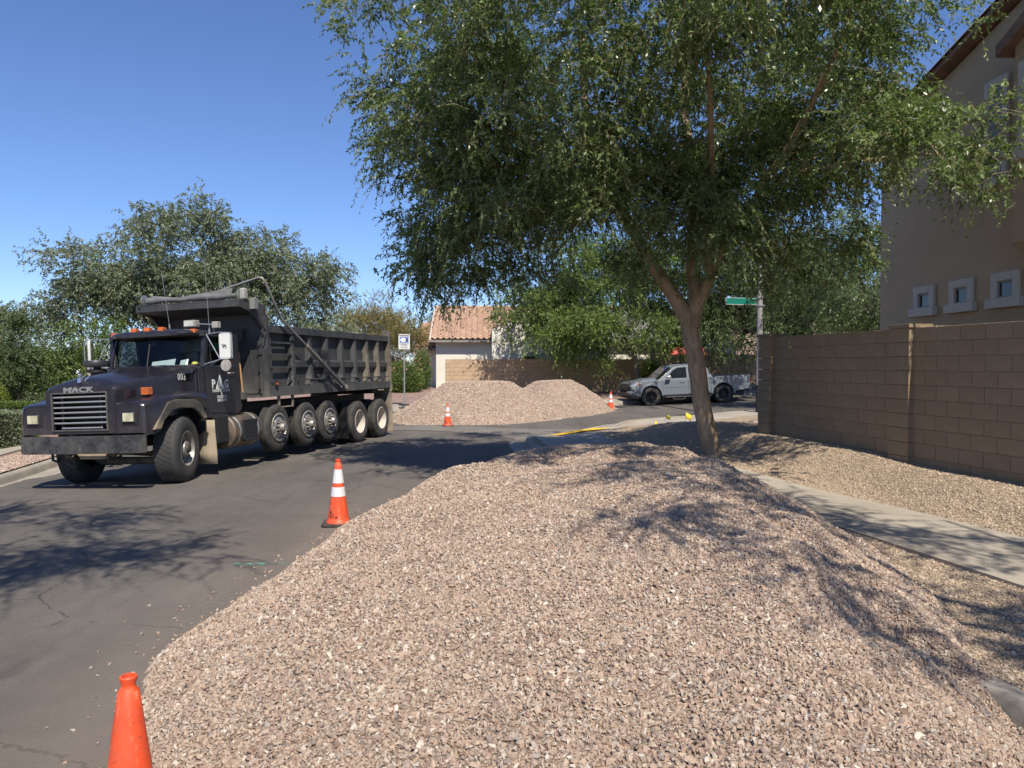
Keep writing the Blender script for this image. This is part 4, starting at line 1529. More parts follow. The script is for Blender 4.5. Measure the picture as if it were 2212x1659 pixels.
# bumper with its ends swept back
mb = MB()
out = [(-.22, -1.22), (-.02, -1.16), (.10, -.98), (.13, 0), (.13, .98), (.10, 1.16), (.02, 1.20)]
inn = [(x - .03, y) for x, y in out[::-1]]
mb.prism(out + inn, 'z', .60, .87)
mb.prism(out + [(x - .12, y * .995) for x, y in out[::-1]], 'z', .862, .872)
mb.build('bumper', BUMP, trk, smooth=20, bevel=.006)
bp = trk.children[-1]
mb = MB()
for y in (-1.0, -.8, .8, 1.0):
    for z in (.66, .80): mb.lathe([(.014, .128), (.012, .138), (.001, .14)], (0, y, z), 'x', 8)
mb.build('bolt_heads', DARKM, bp).name = 'bolt'

# hood: nose shell with grille opening, tapering up to the windshield
def hood_sec(t, w, zt, zb, crown, rr):
    pts = [(-w, zb)]
    for i in range(6):
        a = math.pi * (1 - i / 10)
        pts.append((-w + rr + rr * math.cos(a), zt - rr + rr * math.sin(a)))
    for i in range(1, 6):
        y = -(w - rr) + 2 * (w - rr) * i / 6
        pts.append((y, zt + crown * (1 - (y / (w - rr)) ** 2)))
    for i in range(6):
        a = math.pi / 2 * (1 - i / 5)
        pts.append((w - rr + rr * math.cos(a), zt - rr + rr * math.sin(a)))
    pts.append((w, zb))
    return [(-t, y, z) for y, z in pts]


mb = MB()
S = [(.02, .64, 1.60, .90, .06, .10), (.06, .665, 1.66, .90, .08, .13), (.22, .69, 1.70, .92, .10, .14), (.7, .72, 1.76, 1.0, .11, .13), (1.2, .76, 1.84, 1.1, .10, .12), (1.62, .80, 1.90, 1.1, .08, .11)]
secs = [hood_sec(*q) for q in S]
mb.loft(secs, caps=False)
hood = mb.build('hood', PAINT, trk, smooth=50)
# front face round the grille opening
gw, gz0, gz1 = .50, .97, 1.54
mb = MB()
mb.bb(-.05, -.012, -.64, -gw, .90, 1.60); mb.bb(-.05, -.012, gw, .64, .90, 1.60)
mb.bb(-.05, -.012, -gw, gw, .90, gz0); 
mb.prism([(-gw, gz1), (gw, gz1), (.60, 1.60), (.45, 1.642), (0, 1.672), (-.45, 1.642), (-.60, 1.60)], 'x', -.05, -.012)
mb.build('nose', PAINT, trk, smooth=None, bevel=.008)
mb = MB(); mb.bb(-.30, -.28, -gw, gw, gz0, gz1); mb.build('radiator', plain('radiator_black', (.008, .008, .008), .7), trk, smooth=None)
gr = empty('grille', parent=trk)
mb = MB()
fw = .022
mb.bb(-.02, .012, -gw - fw, gw + fw, gz1, gz1 + fw); mb.bb(-.02, .012, -gw - fw, gw + fw, gz0 - fw, gz0)
mb.bb(-.02, .012, -gw - fw, -gw, gz0, gz1); mb.bb(-.02, .012, gw, gw + fw, gz0, gz1)
mb.build('frame', dusty('grille_frame', (.10, .10, .10), (.30, .27, .23), .4, .6, metal=.6), gr, smooth=None, bevel=.006)
mb = MB()
for y in (-.36, .36): mb.bb(-.08, -.05, y - .02, y + .02, gz0, gz1)
mb.build('upright', BLKR, gr, smooth=None)
me = None
for i in range(7):
    mb = MB(); z = gz1 - .055 - i * .082
    w_ = gw - .01 if i < 6 else gw - .12
    mb.box((-.028 if i < 6 else -.06, 0, z), (.045, 2 * w_, .026), Matrix.Rotation(R(-18), 3, 'Y'))
    mb.build('slat', CHR, gr, smooth=None, bevel=.006)
text('MACK', .115, CHR, trk, (-.004, 0, 1.595), (R(90), 0, R(90)), sx=1.75, ext=.008, bold=.004)
# bulldog ornament
DOG = plain('chrome', (.62, .62, .62), .25, .9, var=.1)
mb = MB()
mb.prism([(-.085, 1.71), (-.02, 1.71), (-.035, 1.79), (-.07, 1.79)], 'y', -.03, .03)
mb.blob((-.055, 0, 1.835), (.05, .027, .03), 10); mb.blob((-.015, 0, 1.875), (.028, .026, .026), 10); mb.blob((.01, 0, 1.868), (.014, .018, .014), 8)
for x in (-.09, -.03):
    for y in (-.018, .018): mb.tube([(x, y, 1.83), (x, y, 1.79)], .009, 6)
for y in (-.018, .018): mb.blob((-.02, y, 1.905), (.008, .006, .012), 6)
mb.tube([(-.06, .03, 1.715), (-.13, .10, 1.80)], .008, 6)
mb.build('hood_ornament', DOG, trk, smooth=50)

# fenders: broad shells over the wheels with lamp pods
for s in (-1, 1):
    def fsec(t, yi, yo, zt, zb, rr=.08):
        p = [(yi, zt + .02), ((yi + yo) / 2, zt + .01), (yo - rr, zt), (yo - rr * .3, zt - rr * .3), (yo, zt - rr), (yo + .01, (zt + zb) / 2), (yo, zb)]
        return [(-t, s * y, z) for y, z in p]
    mb = MB()
    mb.loft([fsec(.03, .60, 1.10, 1.345, .90), fsec(.06, .60, 1.15, 1.37, .88), fsec(.20, .62, 1.18, 1.40, .86), fsec(.34, .63, 1.19, 1.42, .90)], caps=False)
    mb.loft([fsec(.34, .63, 1.19, 1.42, .90), fsec(.55, .66, 1.19, 1.47, 1.30), fsec(.9, .70, 1.19, 1.50, 1.36), fsec(1.3, .74, 1.19, 1.50, 1.34), fsec(1.60, .78, 1.17, 1.48, 1.20)], caps=False)
    # front wall of the pod
    mb.prism([(s * .60, .90), (s * 1.10, .90), (s * 1.10, 1.26), (s * 1.04, 1.34), (s * .60, 1.36)], 'x', -.032, -.05)
    # inner liner and wall behind
    mb.prism([(-.34, .88), (-.34, 1.40), (-.9, 1.48), (-1.6, 1.46), (-1.6, 1.1), (-1.4, 1.1), (-1.35, 1.3), (-.9, 1.38), (-.52, 1.3), (-.42, .88)], 'y', s * .60, s * .64)
    fd = mb.build('fender', PAINT, trk, smooth=45)
    # rubber flare
    arc = [(.16, .93), (.30, 1.10), (.52, 1.345), (.72, 1.385), (1.22, 1.36), (1.36, 1.30), (1.53, 1.03)]
    arci = [(.33, .93), (.42, 1.07), (.62, 1.21), (.78, 1.24), (1.15, 1.22), (1.28, 1.15), (1.44, 1.02)]
    mb = MB(); mb.prism([(-t, z) for t, z in arc] + [(-t, z) for t, z in arci[::-1]], 'y', s * 1.175, s * 1.225)
    mb.build('flare', RUBT, fd, smooth=30, bevel=.015)
    # lamp recess, headlight, lens
    mb = MB(); y0, y1 = s * .73, s * 1.05
    mb.bb(-.034, -.022, y0, y1, 1.02, 1.27)
    mb.build('lamp_bezel', BLKR, fd, smooth=None, bevel=.012, seg=3)
    h_ = MB(); h_.bb(-.03, .004, s * .78, s * 1.00, 1.065, 1.225)
    hl = h_.build('headlight', plain('lamp_rim', (.12, .12, .12), .4, .5), trk, smooth=None, bevel=.012, seg=3)
    l_ = MB(); l_.bb(.0, .014, s * .795, s * .985, 1.08, 1.21)
    l_.build('lens', LENSY, hl, smooth=40, bevel=.012, seg=4)
    mb = MB(); mb.bb(-.52, -.39, s * .88 - .065, s * .88 + .065, 1.475, 1.60)
    ti = mb.build('turn_signal', ORG, trk, smooth=None, bevel=.012)
    mb = MB(); mb.bb(-.49, -.42, s * .88 - .02, s * .88 + .02, 1.42, 1.476); mb.bb(-.535, -.521, s * .88 - .06, s * .88 + .06, 1.48, 1.595); mb.build('bracket', BLKR, ti, smooth=None)
    mb = MB(); mb.tube([(-.35, s * 1.02, 1.3), (-.5, s * 1.1, 1.45)], .012, 5); mb.build('stay', BLKR, fd)
    # wheel well blackness: liner plate
    mb = MB(); mb.bb(-1.62, -1.58, s * .45, s * 1.12, .75, 1.2); mb.build('splash_plate', BLKR, trk, smooth=None)

text('003', .165, WHITE, trk, (-1.44, .805, 1.75), (R(90), 0, R(180)), sx=.80, space=1.15)
# air cleaner mushroom
mb = MB(); mb.lathe([(.10, 1.66), (.10, 1.84), (.16, 1.85), (.16, 1.90), (.06, 1.91), (.06, 1.95)], (-1.20, -.70, .04), 'z', 24)
ac = mb.build('air_cleaner', BLKR, trk)
mb = MB(); mb.lathe([(.001, 1.945), (.205, 1.945), (.215, 1.96), (.215, 2.03), (.20, 2.055), (.001, 2.065)], (-1.20, -.70, .04), 'z', 28); mb.build('cap', plain('cleaner_cap', (.03, .03, .032), .45), ac)
mb = MB()
for i in range(8):
    a = i * math.pi / 4; mb.tube([(-1.20 + .14 * math.cos(a), -.70 + .14 * math.sin(a), 1.90), (-1.20 + .14 * math.cos(a), -.70 + .14 * math.sin(a), 1.95)], .008, 5)
mb.build('cap_stay', BLKR, ac)

# cab shell: lower box, pillars, roof, rear wall, all round real openings
cw = 1.0
mb = MB()
# firewall / cowl and lower sides
mb.prism([(-1.80, 1.0), (-1.80, 1.95), (-2.84, 1.95), (-2.88, 1.90), (-2.88, 1.10), (-2.70, 1.0)], 'y', -cw, -cw + .05)
mb.prism([(-1.60, -.84), (-1.80, -.995), (-1.80, -.94), (-1.63, -.80)], 'z', 1.0, 1.93)
mb.prism([(-1.62, 1.0), (-1.62, 1.93), (-1.70, 1.95), (-2.84, 1.95), (-2.88, 1.90), (-2.88, 1.10), (-2.70, 1.0)], 'y', cw - .05, cw)
mb.bb(-1.66, -1.60, -.84, cw - .05, 1.0, 1.90)
mb.bb(-2.86, -1.64, -cw + .05, cw - .05, 1.0, 1.05)
mb.bb(-2.88, -2.83, -cw + .05, cw - .05, 1.05, 2.50)
# cowl step beside the hood
mb.prism([(-1.50, 1.86), (-1.64, 1.93), (-1.64, 1.88), (-1.5, 1.80)], 'y', -.95, .95)
cab = mb.build('cab', PAINT, trk, smooth=None, bevel=.02, seg=3)
cab.location = (0, .02, 0)
mb = MB()
for s in (-1, 1):
    # A pillar leaning, B/C pillar
    mb.tube([(-1.79, s * .945, 1.90), (-1.83, s * .94, 2.1), (-1.90, s * .915, 2.36), (-1.95, s * .89, 2.52)], [.05, .042, .04, .045], 8)
    mb.prism([(-2.56, 1.93), (-2.88, 1.93), (-2.86, 2.52), (-2.50, 2.52)], 'y', s * .93, s * .985)
    mb.prism([(-1.76, 1.93), (-1.86, 1.93), (-1.97, 2.50), (-1.88, 2.52)], 'y', s * .93, s * .975)
    mb.bb(-2.86, -1.82, s * .90, s * .975, 2.47, 2.54)
mb.build('pillar', PAINT, cab, smooth=40)
# roof with overhanging brow
def rsec(t, w, z, c):
    p = []
    for i in range(13):
        u = -1 + 2 * i / 12
        p.append((-t, w * math.sin(u * math.pi / 2), z + c * (math.cos(u * math.pi / 2) ** .7)))
    return p
mb = MB()
ro = [rsec(1.57, .52, 2.53, .01), rsec(1.59, .64, 2.535, .04), rsec(1.68, .80, 2.535, .075), rsec(1.85, .91, 2.525, .105), rsec(2.1, .975, 2.515, .12), rsec(2.5, .985, 2.50, .12), rsec(2.80, .98, 2.49, .10), rsec(2.90, .94, 2.47, .04)]
mb.loft(ro, caps=False)
lo = [[(x, y * .97, 2.488) for x, y, z in r_] for r_ in ro]
mb.loft(lo, caps=False)
for a in range(len(ro) - 1):
    for e in (0, -1): mb.add([ro[a][e], ro[a + 1][e], lo[a + 1][e], lo[a][e]], [(0, 1, 2, 3)])
mb.loft([ro[0], lo[0]], caps=False); mb.loft([ro[-1], lo[-1]], caps=False)
mb.build('roof', PAINT, cab, smooth=50)
# windshield: two gently curved panes, rubber seal and divider
def ws(y, z):
    f = (z - 1.93) / .57
    return (-(1.56 + .26 * (abs(y) / .9) ** 2.3 + .14 * f), y, z)
for s in (-1, 1):
    mb = MB(); secs = []
    for i in range(9):
        y = s * (.02 + (.86 if True else 0) * i / 8)
        secs.append([ws(y, z) for z in np.linspace(1.965, 2.475, 6)])
    mb.loft(secs, caps=False)
    wsh = mb.build('windshield', WGLASS, cab, smooth=60)
def loop_tube(mb, pts, r, n=6): mb.tube(pts + [pts[0], pts[1]], r, n, cap=False)
mb = MB()
pts = []
w2, z0, z1, rr = .90, 1.95, 2.49, .09
for (cy, cz, a0) in ((w2 - rr, z1 - rr, 0), (-w2 + rr, z1 - rr, 90), (-w2 + rr, z0 + rr, 180), (w2 - rr, z0 + rr, 270)):
    for i in range(5):
        a = R(a0 + 22.5 * i); pts.append(ws(cy + rr * math.cos(a), cz + rr * math.sin(a)))
full = []
for i in range(len(pts)):
    a, b = pts[i], pts[(i + 1) % len(pts)]
    k_ = max(1, int(abs(a[1] - b[1]) / .12))
    for j in range(k_):
        y = a[1] + (b[1] - a[1]) * j / k_; z = a[2] + (b[2] - a[2]) * j / k_; full.append(ws(y, z))
loop_tube(mb, full, .022)
mb.tube([ws(0, 1.95), ws(0, 2.49)], .013, 6)
mb.build('windshield_seal', BLKR, cab, smooth=60)
mb = MB()
# corner fill between seal and pillar/cowl
for s in (-1, 1):
    mb.loft([[ws(s * .89, z) for z in (1.93, 2.1, 2.3, 2.5)], [(-1.83 - (z - 1.93) * .25, s * .955 - s * (z - 1.93) * .10, z) for z in (1.93, 2.1, 2.3, 2.5)]], caps=False)
secs = [[ws(y, 1.955) for y in np.linspace(-.93, .93, 15)], [(ws(y, 1.90)[0] + .05, y, 1.885) for y in np.linspace(-.93, .93, 15)]]
mb.loft(secs, caps=False)
secs = [[ws(y, 2.485) for y in np.linspace(-.9, .9, 15)], [(ws(y, 2.53)[0] + .0, y, 2.53) for y in np.linspace(-.9, .9, 15)]]
mb.loft(secs, caps=False)
mb.build('windshield_surround', PAINT, cab, smooth=60)
# wipers
mb = MB()
for y0, y1 in ((.62, .05), (-.35, -.85)):
    mb.tube([(-1.555, y0, 1.945), (-1.575, (y0 + y1) / 2, 1.97), (-1.58, y1, 1.965)], .007, 5)
mb.build('wiper', BLKR, cab)
# inside: dash, wheel, seats, papers
mb = MB(); mb.prism([(-1.70, 1.60), (-1.68, 1.94), (-1.95, 1.93), (-2.0, 1.75), (-1.85, 1.6)], 'y', -.94, .94); mb.build('dashboard', INT, cab, smooth=None)
mb = MB()
for y in (-.5, .5): mb.bb(-2.70, -2.22, y - .25, y + .25, 1.25, 1.5); mb.bb(-2.80, -2.66, y - .25, y + .25, 1.4, 2.25)
mb.build('seat', INT, cab, smooth=None, bevel=.04)
mb = MB(); st_ = [(-2.06 - .09 * math.sin(a), .52 + .23 * math.cos(a), 2.02 + .19 * math.sin(a)) for a in np.linspace(0, 2 * math.pi, 20, endpoint=False)]
loop_tube(mb, st_, .014); mb.tube([(-2.02, .52, 2.0), (-1.9, .52, 1.85)], .02, 6); mb.tube([st_[0], st_[10]], .012, 5)
mb.build('steering_wheel', BLKR, cab)
PAPER = plain('paper', (.78, .82, .78), .7, var=.03)
for (y0, y1, z1) in ((-.02, .26, 2.065), (.26, .46, 2.085), (.56, .72, 2.07)):
    mb = MB(); mb.add([(-1.70, y0, 1.955), (-1.70, y1, 1.962), (-1.74, y1, z1), (-1.74, y0, z1 - .02)], [(0, 1, 2, 3)])
    mb.build('paper_sheet', PAPER, cab, smooth=None)
mb = MB(); mb.blob((-1.80, .80, 1.985), (.06, .06, .035), 10); mb.build('yellow_cap', plain('cap_yellow', (.5, .5, .1), .7), cab)
mb = MB(); mb.bb(-1.80, -1.79, -.06, .04, 2.33, 2.40); mb.build('mirror', INT, cab, smooth=None)
# doors
for s in (-1, 1):
    mb = MB()
    mb.prism([(-1.70, 1.93), (-1.76, 1.90), (-1.80, 1.30), (-1.84, 1.10), (-2.48, 1.06), (-2.66, 1.14), (-2.74, 1.35), (-2.76, 1.90), (-2.72, 1.93)], 'y', s * cw, s * (cw + .014))
    dr = mb.build('door', PAINT, cab, smooth=None, bevel=.008)
    mb = MB(); mb.add([(-1.86, s * .965, 1.96), (-2.54, s * .965, 1.96), (-2.50, s * .95, 2.47), (-1.93, s * .95, 2.47)], [(0, 1, 2, 3)])
    mb.build('side_window', glass_mat('side_glass', (.12, .13, .14), .8), cab, smooth=None)
    mb = MB(); mb.tube([(-2.02, s * .975, 1.95), (-2.00, s * .96, 2.48)], .012, 5)
    mb.tube([(-1.78, s * .98, 1.94), (-2.58, s * .98, 1.94), (-2.55, s * .965, 2.48), (-1.90, s * .965, 2.49), (-1.78, s * .98, 1.94)], .012, 5)
    mb.build('window_frame', BLKR, cab)
    mb = MB(); mb.tube([(-2.44, s * 1.02, 1.80), (-2.46, s * 1.05, 1.80), (-2.60, s * 1.05, 1.80), (-2.62, s * 1.02, 1.80)], .012, 6); mb.build('handle', CHR, dr)
    # west coast mirror on its tripod
    mt = empty('side_mirror', parent=trk)
    my, mx, mz = s * 1.40, -1.86, 2.27
    mb = MB(); mb.prism(rrect(.215, .46, .04, 4), 'x', -.022, .022)
    c_ = mb.build('mirror_head', dusty('white_mirror_shell', (.60, .60, .57), (.4, .36, .3), .4, .3, spk=.3), mt, smooth=30, bevel=.006)
    c_.location = (mx, my, mz); c_.rotation_euler = (0, 0, R(4) if s > 0 else R(-62))
    mb = MB()
    for i in range(9): mb.bb(.0225, .0265, -.085 + i * .021, -.075 + i * .021, -.20, .20)
    g_ = mb.build('rib', WHITE, c_, smooth=None)
    if s > 0:
        mb = MB(); mb.blob((.028, 0, .01), (.003, .035, .014), 8, rot=Matrix.Rotation(R(25), 3, 'X')); mb.blob((.028, -.035, .028), (.003, .014, .012), 8)
        for y in (-.03, -.012, .02, .034): mb.bb(.026, .030, y - .004, y + .004, -.035, .005)
        mb.build('dog_emblem', BLKR, c_)
    mb = MB(); mb.bb(-.026, -.0225, -.09, .09, -.2, .2); mb.build('mirror_glass', NT('mirror').set((.7, .7, .7), .05, 1.0), c_, smooth=None)
    mb = MB()
    a1, a2 = (-1.90, s * 1.0, 2.50), (-1.86, s * 1.0, 1.95)
    mb.tube([a1, (mx, s * 1.30, 2.52), (mx, my + s * .12, 2.50), (mx, my + s * .135, 2.46), (mx, my + s * .135, 2.06), (mx, my, 2.03), (mx, s * 1.28, 2.04)], .010, 6)
    mb.tube([(mx, s * 1.29, 2.04), (-1.80, s * 1.0, 1.96)], .011, 6); mb.tube([(mx, s * 1.29, 2.04), a1], .011, 6)
    mb.tube([(mx, s * 1.29, 2.04), (-2.0, s * 1.0, 1.95)], .009, 6)
    mb.build('bracket', STEEL, mt)
    mb = MB(); mb.lathe([(.001, .02), (.10, .012), (.105, 0), (.001, -.01)], (mx, my, 1.93), 'x', 18)
    mb.build('convex_mirror', dusty('pale_mirror_shell', (.50, .48, .44), (.2, .17, .14), .5, .8), mt)
# door sign
text('P', .215, WHITE, trk, (-2.00, 1.037, 1.605), (R(90), 0, R(180)), bold=.006, sx=.95)
text('G', .21, WHITE, trk, (-2.395, 1.037, 1.600), (R(90), 0, R(180)), bold=.006, sx=.85)
mb = MB(); mb.prism([(-2.065, 1.515), (-2.335, 1.515), (-2.195, 1.775)], 'y', 1.0345, 1.0375); mb.build('emblem', WHITE, trk, smooth=None)
mb = MB(); mb.bb(-2.165, -2.145, 1.038, 1.0395, 1.535, 1.665); mb.bb(-2.235, -2.165, 1.038, 1.0395, 1.535, 1.552); mb.build('emblem_letter', BLACK, trk, smooth=None)
text('TRANSPORTATION', .072, WHITE, trk, (-2.22, 1.037, 1.482), (R(90), 0, R(180)), sx=.78, space=1.12, bold=.001)
text('&', .06, WHITE, trk, (-2.235, 1.037, 1.43), (R(90), 0, R(180)), bold=.001)
text('LOGISTICS', .068, WHITE, trk, (-2.235, 1.037, 1.372), (R(90), 0, R(180)), sx=.80, space=1.12, bold=.001)
text('USDOT 3024430', .075, WHITE, trk, (-2.24, 1.037, 1.31), (R(90), 0, R(180)), sx=.52, bold=.0005)
# roof furniture
for (y, t_, z) in ((-.80, 1.72, 2.545), (-.32, 1.63, 2.60), (-.04, 1.62, 2.605), (.24, 1.63, 2.60), (.80, 1.74, 2.545)):
    mb = MB(); mb.prism([(-t_, z - .02), (-t_ - .15, z - .01), (-t_ - .12, z + .045), (-t_ - .02, z + .055)], 'y', y - .055, y + .055)
    ml = mb.build('marker_light', ORG, cab, smooth=None, bevel=.012)
mb = MB(); mb.bb(-2.28, -2.12, .36, .60, 2.66, 2.79); wl = mb.build('work_light', dusty('lamp_case', (.30, .29, .27), (.3, .26, .2), .5, .5), cab, smooth=None, bevel=.02)
mb = MB(); mb.bb(-2.118, -2.11, .39, .57, 2.68, 2.77); mb.build('lens', plain('clear_lens', (.55, .55, .5), .15), wl, smooth=None)
mb = MB(); mb.tube([(-2.2, .60, 2.72), (-2.2, .92, 2.69), (-2.2, .95, 2.55)], .012, 6); mb.build('stalk', STEEL, wl)
mb = MB(); mb.bb(-2.26, -2.14, .93, 1.05, 2.62, 2.74); mb.build('work_light', dusty('lamp_case2', (.35, .33, .30), (.3, .26, .2), .5, .5), cab, smooth=None, bevel=.015)
mb = MB(); mb.tube([(-1.75, .36, 2.62), (-1.74, .36, 2.70)], .014, 8); mb.tube([(-1.74, .36, 2.70), (-1.70, .28, 3.65)], .004, 5)
mb.tube([(-1.93, 1.03, 2.50), (-1.93, 1.03, 2.60)], .016, 8); mb.tube([(-1.93, 1.03, 2.6), (-1.90, 1.01, 3.85)], .004, 5); mb.build('antenna', STEEL, cab)

# steps, tank, battery box
TANK = dusty('dark_tank', (.10, .10, .105), (.40, .26, .14), .35, .5, (.4, 1.1, .2), metal=.6, spk=.3, scale=2)
mb = MB(); mb.lathe([(.001, -2.30), (.29, -2.30), (.315, -2.32), (.315, -3.22), (.29, -3.24), (.001, -3.24)], (0, .92, .72), 'x', 36)
tk = mb.build('fuel_tank', TANK, trk, smooth=40)
mb = MB()
for t_ in (2.48, 3.08):
    mb.lathe([(.318, -t_ - .025), (.322, -t_ - .02), (.322, -t_ + .02), (.318, -t_ + .025)], (0, .92, .72), 'x', 36)
mb.build('tank_strap', STEEL, tk)
mb = MB(); mb.bb(-3.02, -2.56, 1.20, 1.255, .55, .92); mb.bb(-3.0, -2.6, 1.18, 1.27, .52, .56); mb.build('step', BLKR, tk, smooth=None, bevel=.01)
mb = MB(); mb.bb(-2.9, -2.45, .85, 1.05, 1.035, 1.05); mb.build('top_step', BLKR, tk, smooth=None)
mb = MB(); mb.bb(-2.28, -1.95, .55, 1.12, .55, 1.02); mb.build('battery_box', BLKR, trk, smooth=None, bevel=.01)
mb = MB(); secs = [[(-1.74 - .02 * math.sin(z * 5), y, z) for y in (.74, 1.22)] for z in (.98, .8, .6, .4, .20)]
mb.loft(secs, caps=False); o = mb.build('mudflap', MUD, trk, smooth=60); o.modifiers.new('t', 'SOLIDIFY').thickness = .012
o2 = o.copy(); COL.objects.link(o2); o2.location = (0, -1.96, 0)
for (t_, y0, y1, z0, z1, mt_) in ((7.08, .85, 1.2, .15, .95, BLKR), (9.86, .70, 1.24, .10, 1.25, BODYD), (9.86, -1.24, -.70, .10, 1.25, BODYD)):
    mb = MB(); mb.bb(-t_ - .012, -t_, y0, y1, z0, z1); mb.build('mudflap', mt_, trk, smooth=None)

# wheels
truck_wheel(trk, 1.05, 1.17, .55, .55, .40, .30, 'front', R(15))
f2 = truck_wheel(trk, 1.05, -1.17, .55, .55, .40, .30, 'front', R(180 + 15))
for t_, z in ((3.91, .675), (5.13, .655), (6.17, .650)):
    truck_wheel(trk, t_, 1.20, z, .475, .26, .295, 'disc')
    truck_wheel(trk, t_, -1.20, z, .475, .26, .295, 'disc', R(180))
for t_ in (7.79, 9.18):
    truck_wheel(trk, t_, 1.22, .515, .52, .26, .30, 'dish')
    truck_wheel(trk, t_, -1.22, .515, .52, .26, .30, 'dish', R(180))

# dump body
db = empty('dump_body', parent=trk)
mb = MB()
Lf, Lr = 3.62, 9.82
for s in (-1, 1):
    mb.bb(-Lr, -Lf, s * 1.06, s * 1.10, 1.35, 2.62)                # side sheet
    mb.bb(-Lr, -Lf, s * 1.04, s * 1.22, 2.59, 2.745)               # top rail
    mb.bb(-Lr - .02, -Lf + .02, s * 1.03, s * 1.22, 1.31, 1.50)    # bottom rail
mb.bb(-Lr, -Lf, -1.04, 1.04, 1.33, 1.40)
mb.bb(-Lf - .05, -Lf, -1.06, 1.06, 1.30, 3.02)                      # front bulkhead
mb.bb(-Lf - .01, -Lf + .08, -1.22, -1.10, 1.31, 2.9); mb.bb(-Lf - .01, -Lf + .08, 1.10, 1.22, 1.31, 2.9)
mb.build('shell', BODY, db, smooth=None, bevel=.008)
mb = MB()
mb.prism([(-Lr, 1.50), (-Lr, 2.60), (-Lr - .03, 2.9), (-Lr - .10, 2.9), (-Lr - .12, 1.25), (-Lr - .02, 1.2)], 'y', 1.02, 1.24)
mb.prism([(-Lr, 1.50), (-Lr, 2.60), (-Lr - .03, 2.9), (-Lr - .10, 2.9), (-Lr - .12, 1.25), (-Lr - .02, 1.2)], 'y', -1.24, -1.02)
mb.build('corner_post', BODYD, db, smooth=None, bevel=.01)
mb = MB(); mb.bb(-Lr - .08, -Lr - .02, -1.02, 1.02, 1.35, 2.70)
tg = mb.build('tailgate', BODYD, db, smooth=None)
# ribs: trapezoid uprights, sheet outline wider at the foot
for t_ in (4.60, 5.38, 6.17, 6.95, 7.70, 8.42, 9.12):
    mb = MB()
    def rsec2(z, hw, fw_, d): return [(-t_ + hw, 1.10, z), (-t_ + fw_, 1.10 + d, z), (-t_ - fw_, 1.10 + d, z), (-t_ - hw, 1.10, z)]
    mb.loft([rsec2(1.50, .16, .08, .115), rsec2(1.72, .11, .05, .115), rsec2(2.59, .11, .05, .10)], close=True)
    mb.build('rib', BODY if t_ < 8 else BODYD, db, smooth=None, bevel=.006)
# slanted mid stiffener between the ribs
mb = MB(); mb.prism([(1.10, 2.06), (1.17, 2.02), (1.17, 1.90), (1.10, 1.82)], 'x', -9.75, -4.7); mb.build('mid_rail', BODY, db, smooth=None)
mb = MB(); mb.tube([(-4.70, 1.222, 1.63), (-9.74, 1.222, 1.63)], .014, 6)
for i in range(6):
    t_ = 4.99 + i * .77
    mb.tube([(-t_ - .30, 1.215, 1.62), (-t_ - .22, 1.2, 1.52), (-t_ + .22, 1.2, 1.52), (-t_ + .30, 1.215, 1.62)], .012, 5)
mb.build('lower_rail', BODY, db)
# ladder on the front bay
mb = MB()
for z in (1.62, 1.90, 2.16, 2.40): mb.bb(-4.56, -3.72, 1.16, 1.20, z - .02, z + .02)
for t_ in (3.75, 4.52): mb.bb(-t_ - .03, -t_ + .03, 1.11, 1.17, 1.5, 2.6)
mb.build('ladder', BODY, db, smooth=None)
mb = MB(); mb.bb(-3.86, -3.76, 1.222, 1.25, 1.50, 1.62); sl_ = mb.build('side_marker', BLKR, db, smooth=None)
mb = MB(); mb.lathe([(.001, 1.265), (.028, 1.262), (.03, 1.25)], (-3.81, 0, 1.56), 'y', 12); mb.build('lens', ORG, sl_)
mb = MB()
for t_ in (4.0, 4.55): mb.prism([(-t_ - .05, 1.31), (-t_ + .04, 1.31), (-t_ + .01, 1.08), (-t_ - .02, 1.06)], 'y', 1.14, 1.17)
mb.tube([(-4.0, 1.155, 1.08), (-4.55, 1.155, 1.08)], .015, 6)
mb.build('hanging_bracket', BODYD, db, smooth=None)
# cab guard
mb = MB()
G0 = [(-2.76, 3.05), (-2.76, 3.19), (-3.0, 3.21), (-3.70, 3.14), (-3.70, 2.60), (-3.62, 2.62), (-3.12, 2.98)]
mb.prism(G0, 'y', 1.07, 1.13); mb.prism(G0, 'y', -1.13, -1.07)
mb.bb(-2.80, -2.745, -1.03, 1.07, 3.05, 3.19)
mb.prism([(-2.76, 3.05), (-2.76, 3.09), (-3.66, 3.00), (-3.66, 2.96)], 'y', -1.07, 1.07)
mb.prism([(-2.745, 3.19), (-2.95, 3.215), (-3.66, 3.12), (-3.66, 3.08), (-2.95, 3.17), (-2.745, 3.15)], 'y', -1.07, 1.07)
mb.build('cab_guard', BODY, db, smooth=None, bevel=.01)
# tarp roller, fabric, motor and swing arms
TARP = plain('tarp_fabric', (.14, .14, .14), .8, var=.25, scale=6, bump=.004)
tp = empty('tarp_gear', parent=trk)
mb = MB(); pr = [(-2.95 + .01 * math.sin(y * 9), y, 3.285 + .01 * math.sin(y * 7)) for y in np.linspace(-1.0, .98, 24)]
mb.tube(pr, [.058 + .012 * math.sin(y[1] * 5) for y in pr], 12); mb.build('tarp_roll', TARP, tp, smooth=60)
for y_ in (1.0475, -1.0625):
    mb = MB(); mb.lathe([(.001, .0075), (.11, .0075), (.11, -.0075), (.001, -.0075)], (-2.95, y_, 3.30), 'y', 16); mb.bb(-3.0, -2.9, y_ - .0075, y_ + .0075, 3.12, 3.26); mb.build('end_plate', STEEL, tp)
mb = MB(); mb.bb(-3.05, -2.90, 1.055, 1.16, 3.20, 3.42); mb.build('tarp_motor', plain('motor_grey', (.34, .33, .30), .5, var=.2), tp, smooth=None, bevel=.03, seg=3)
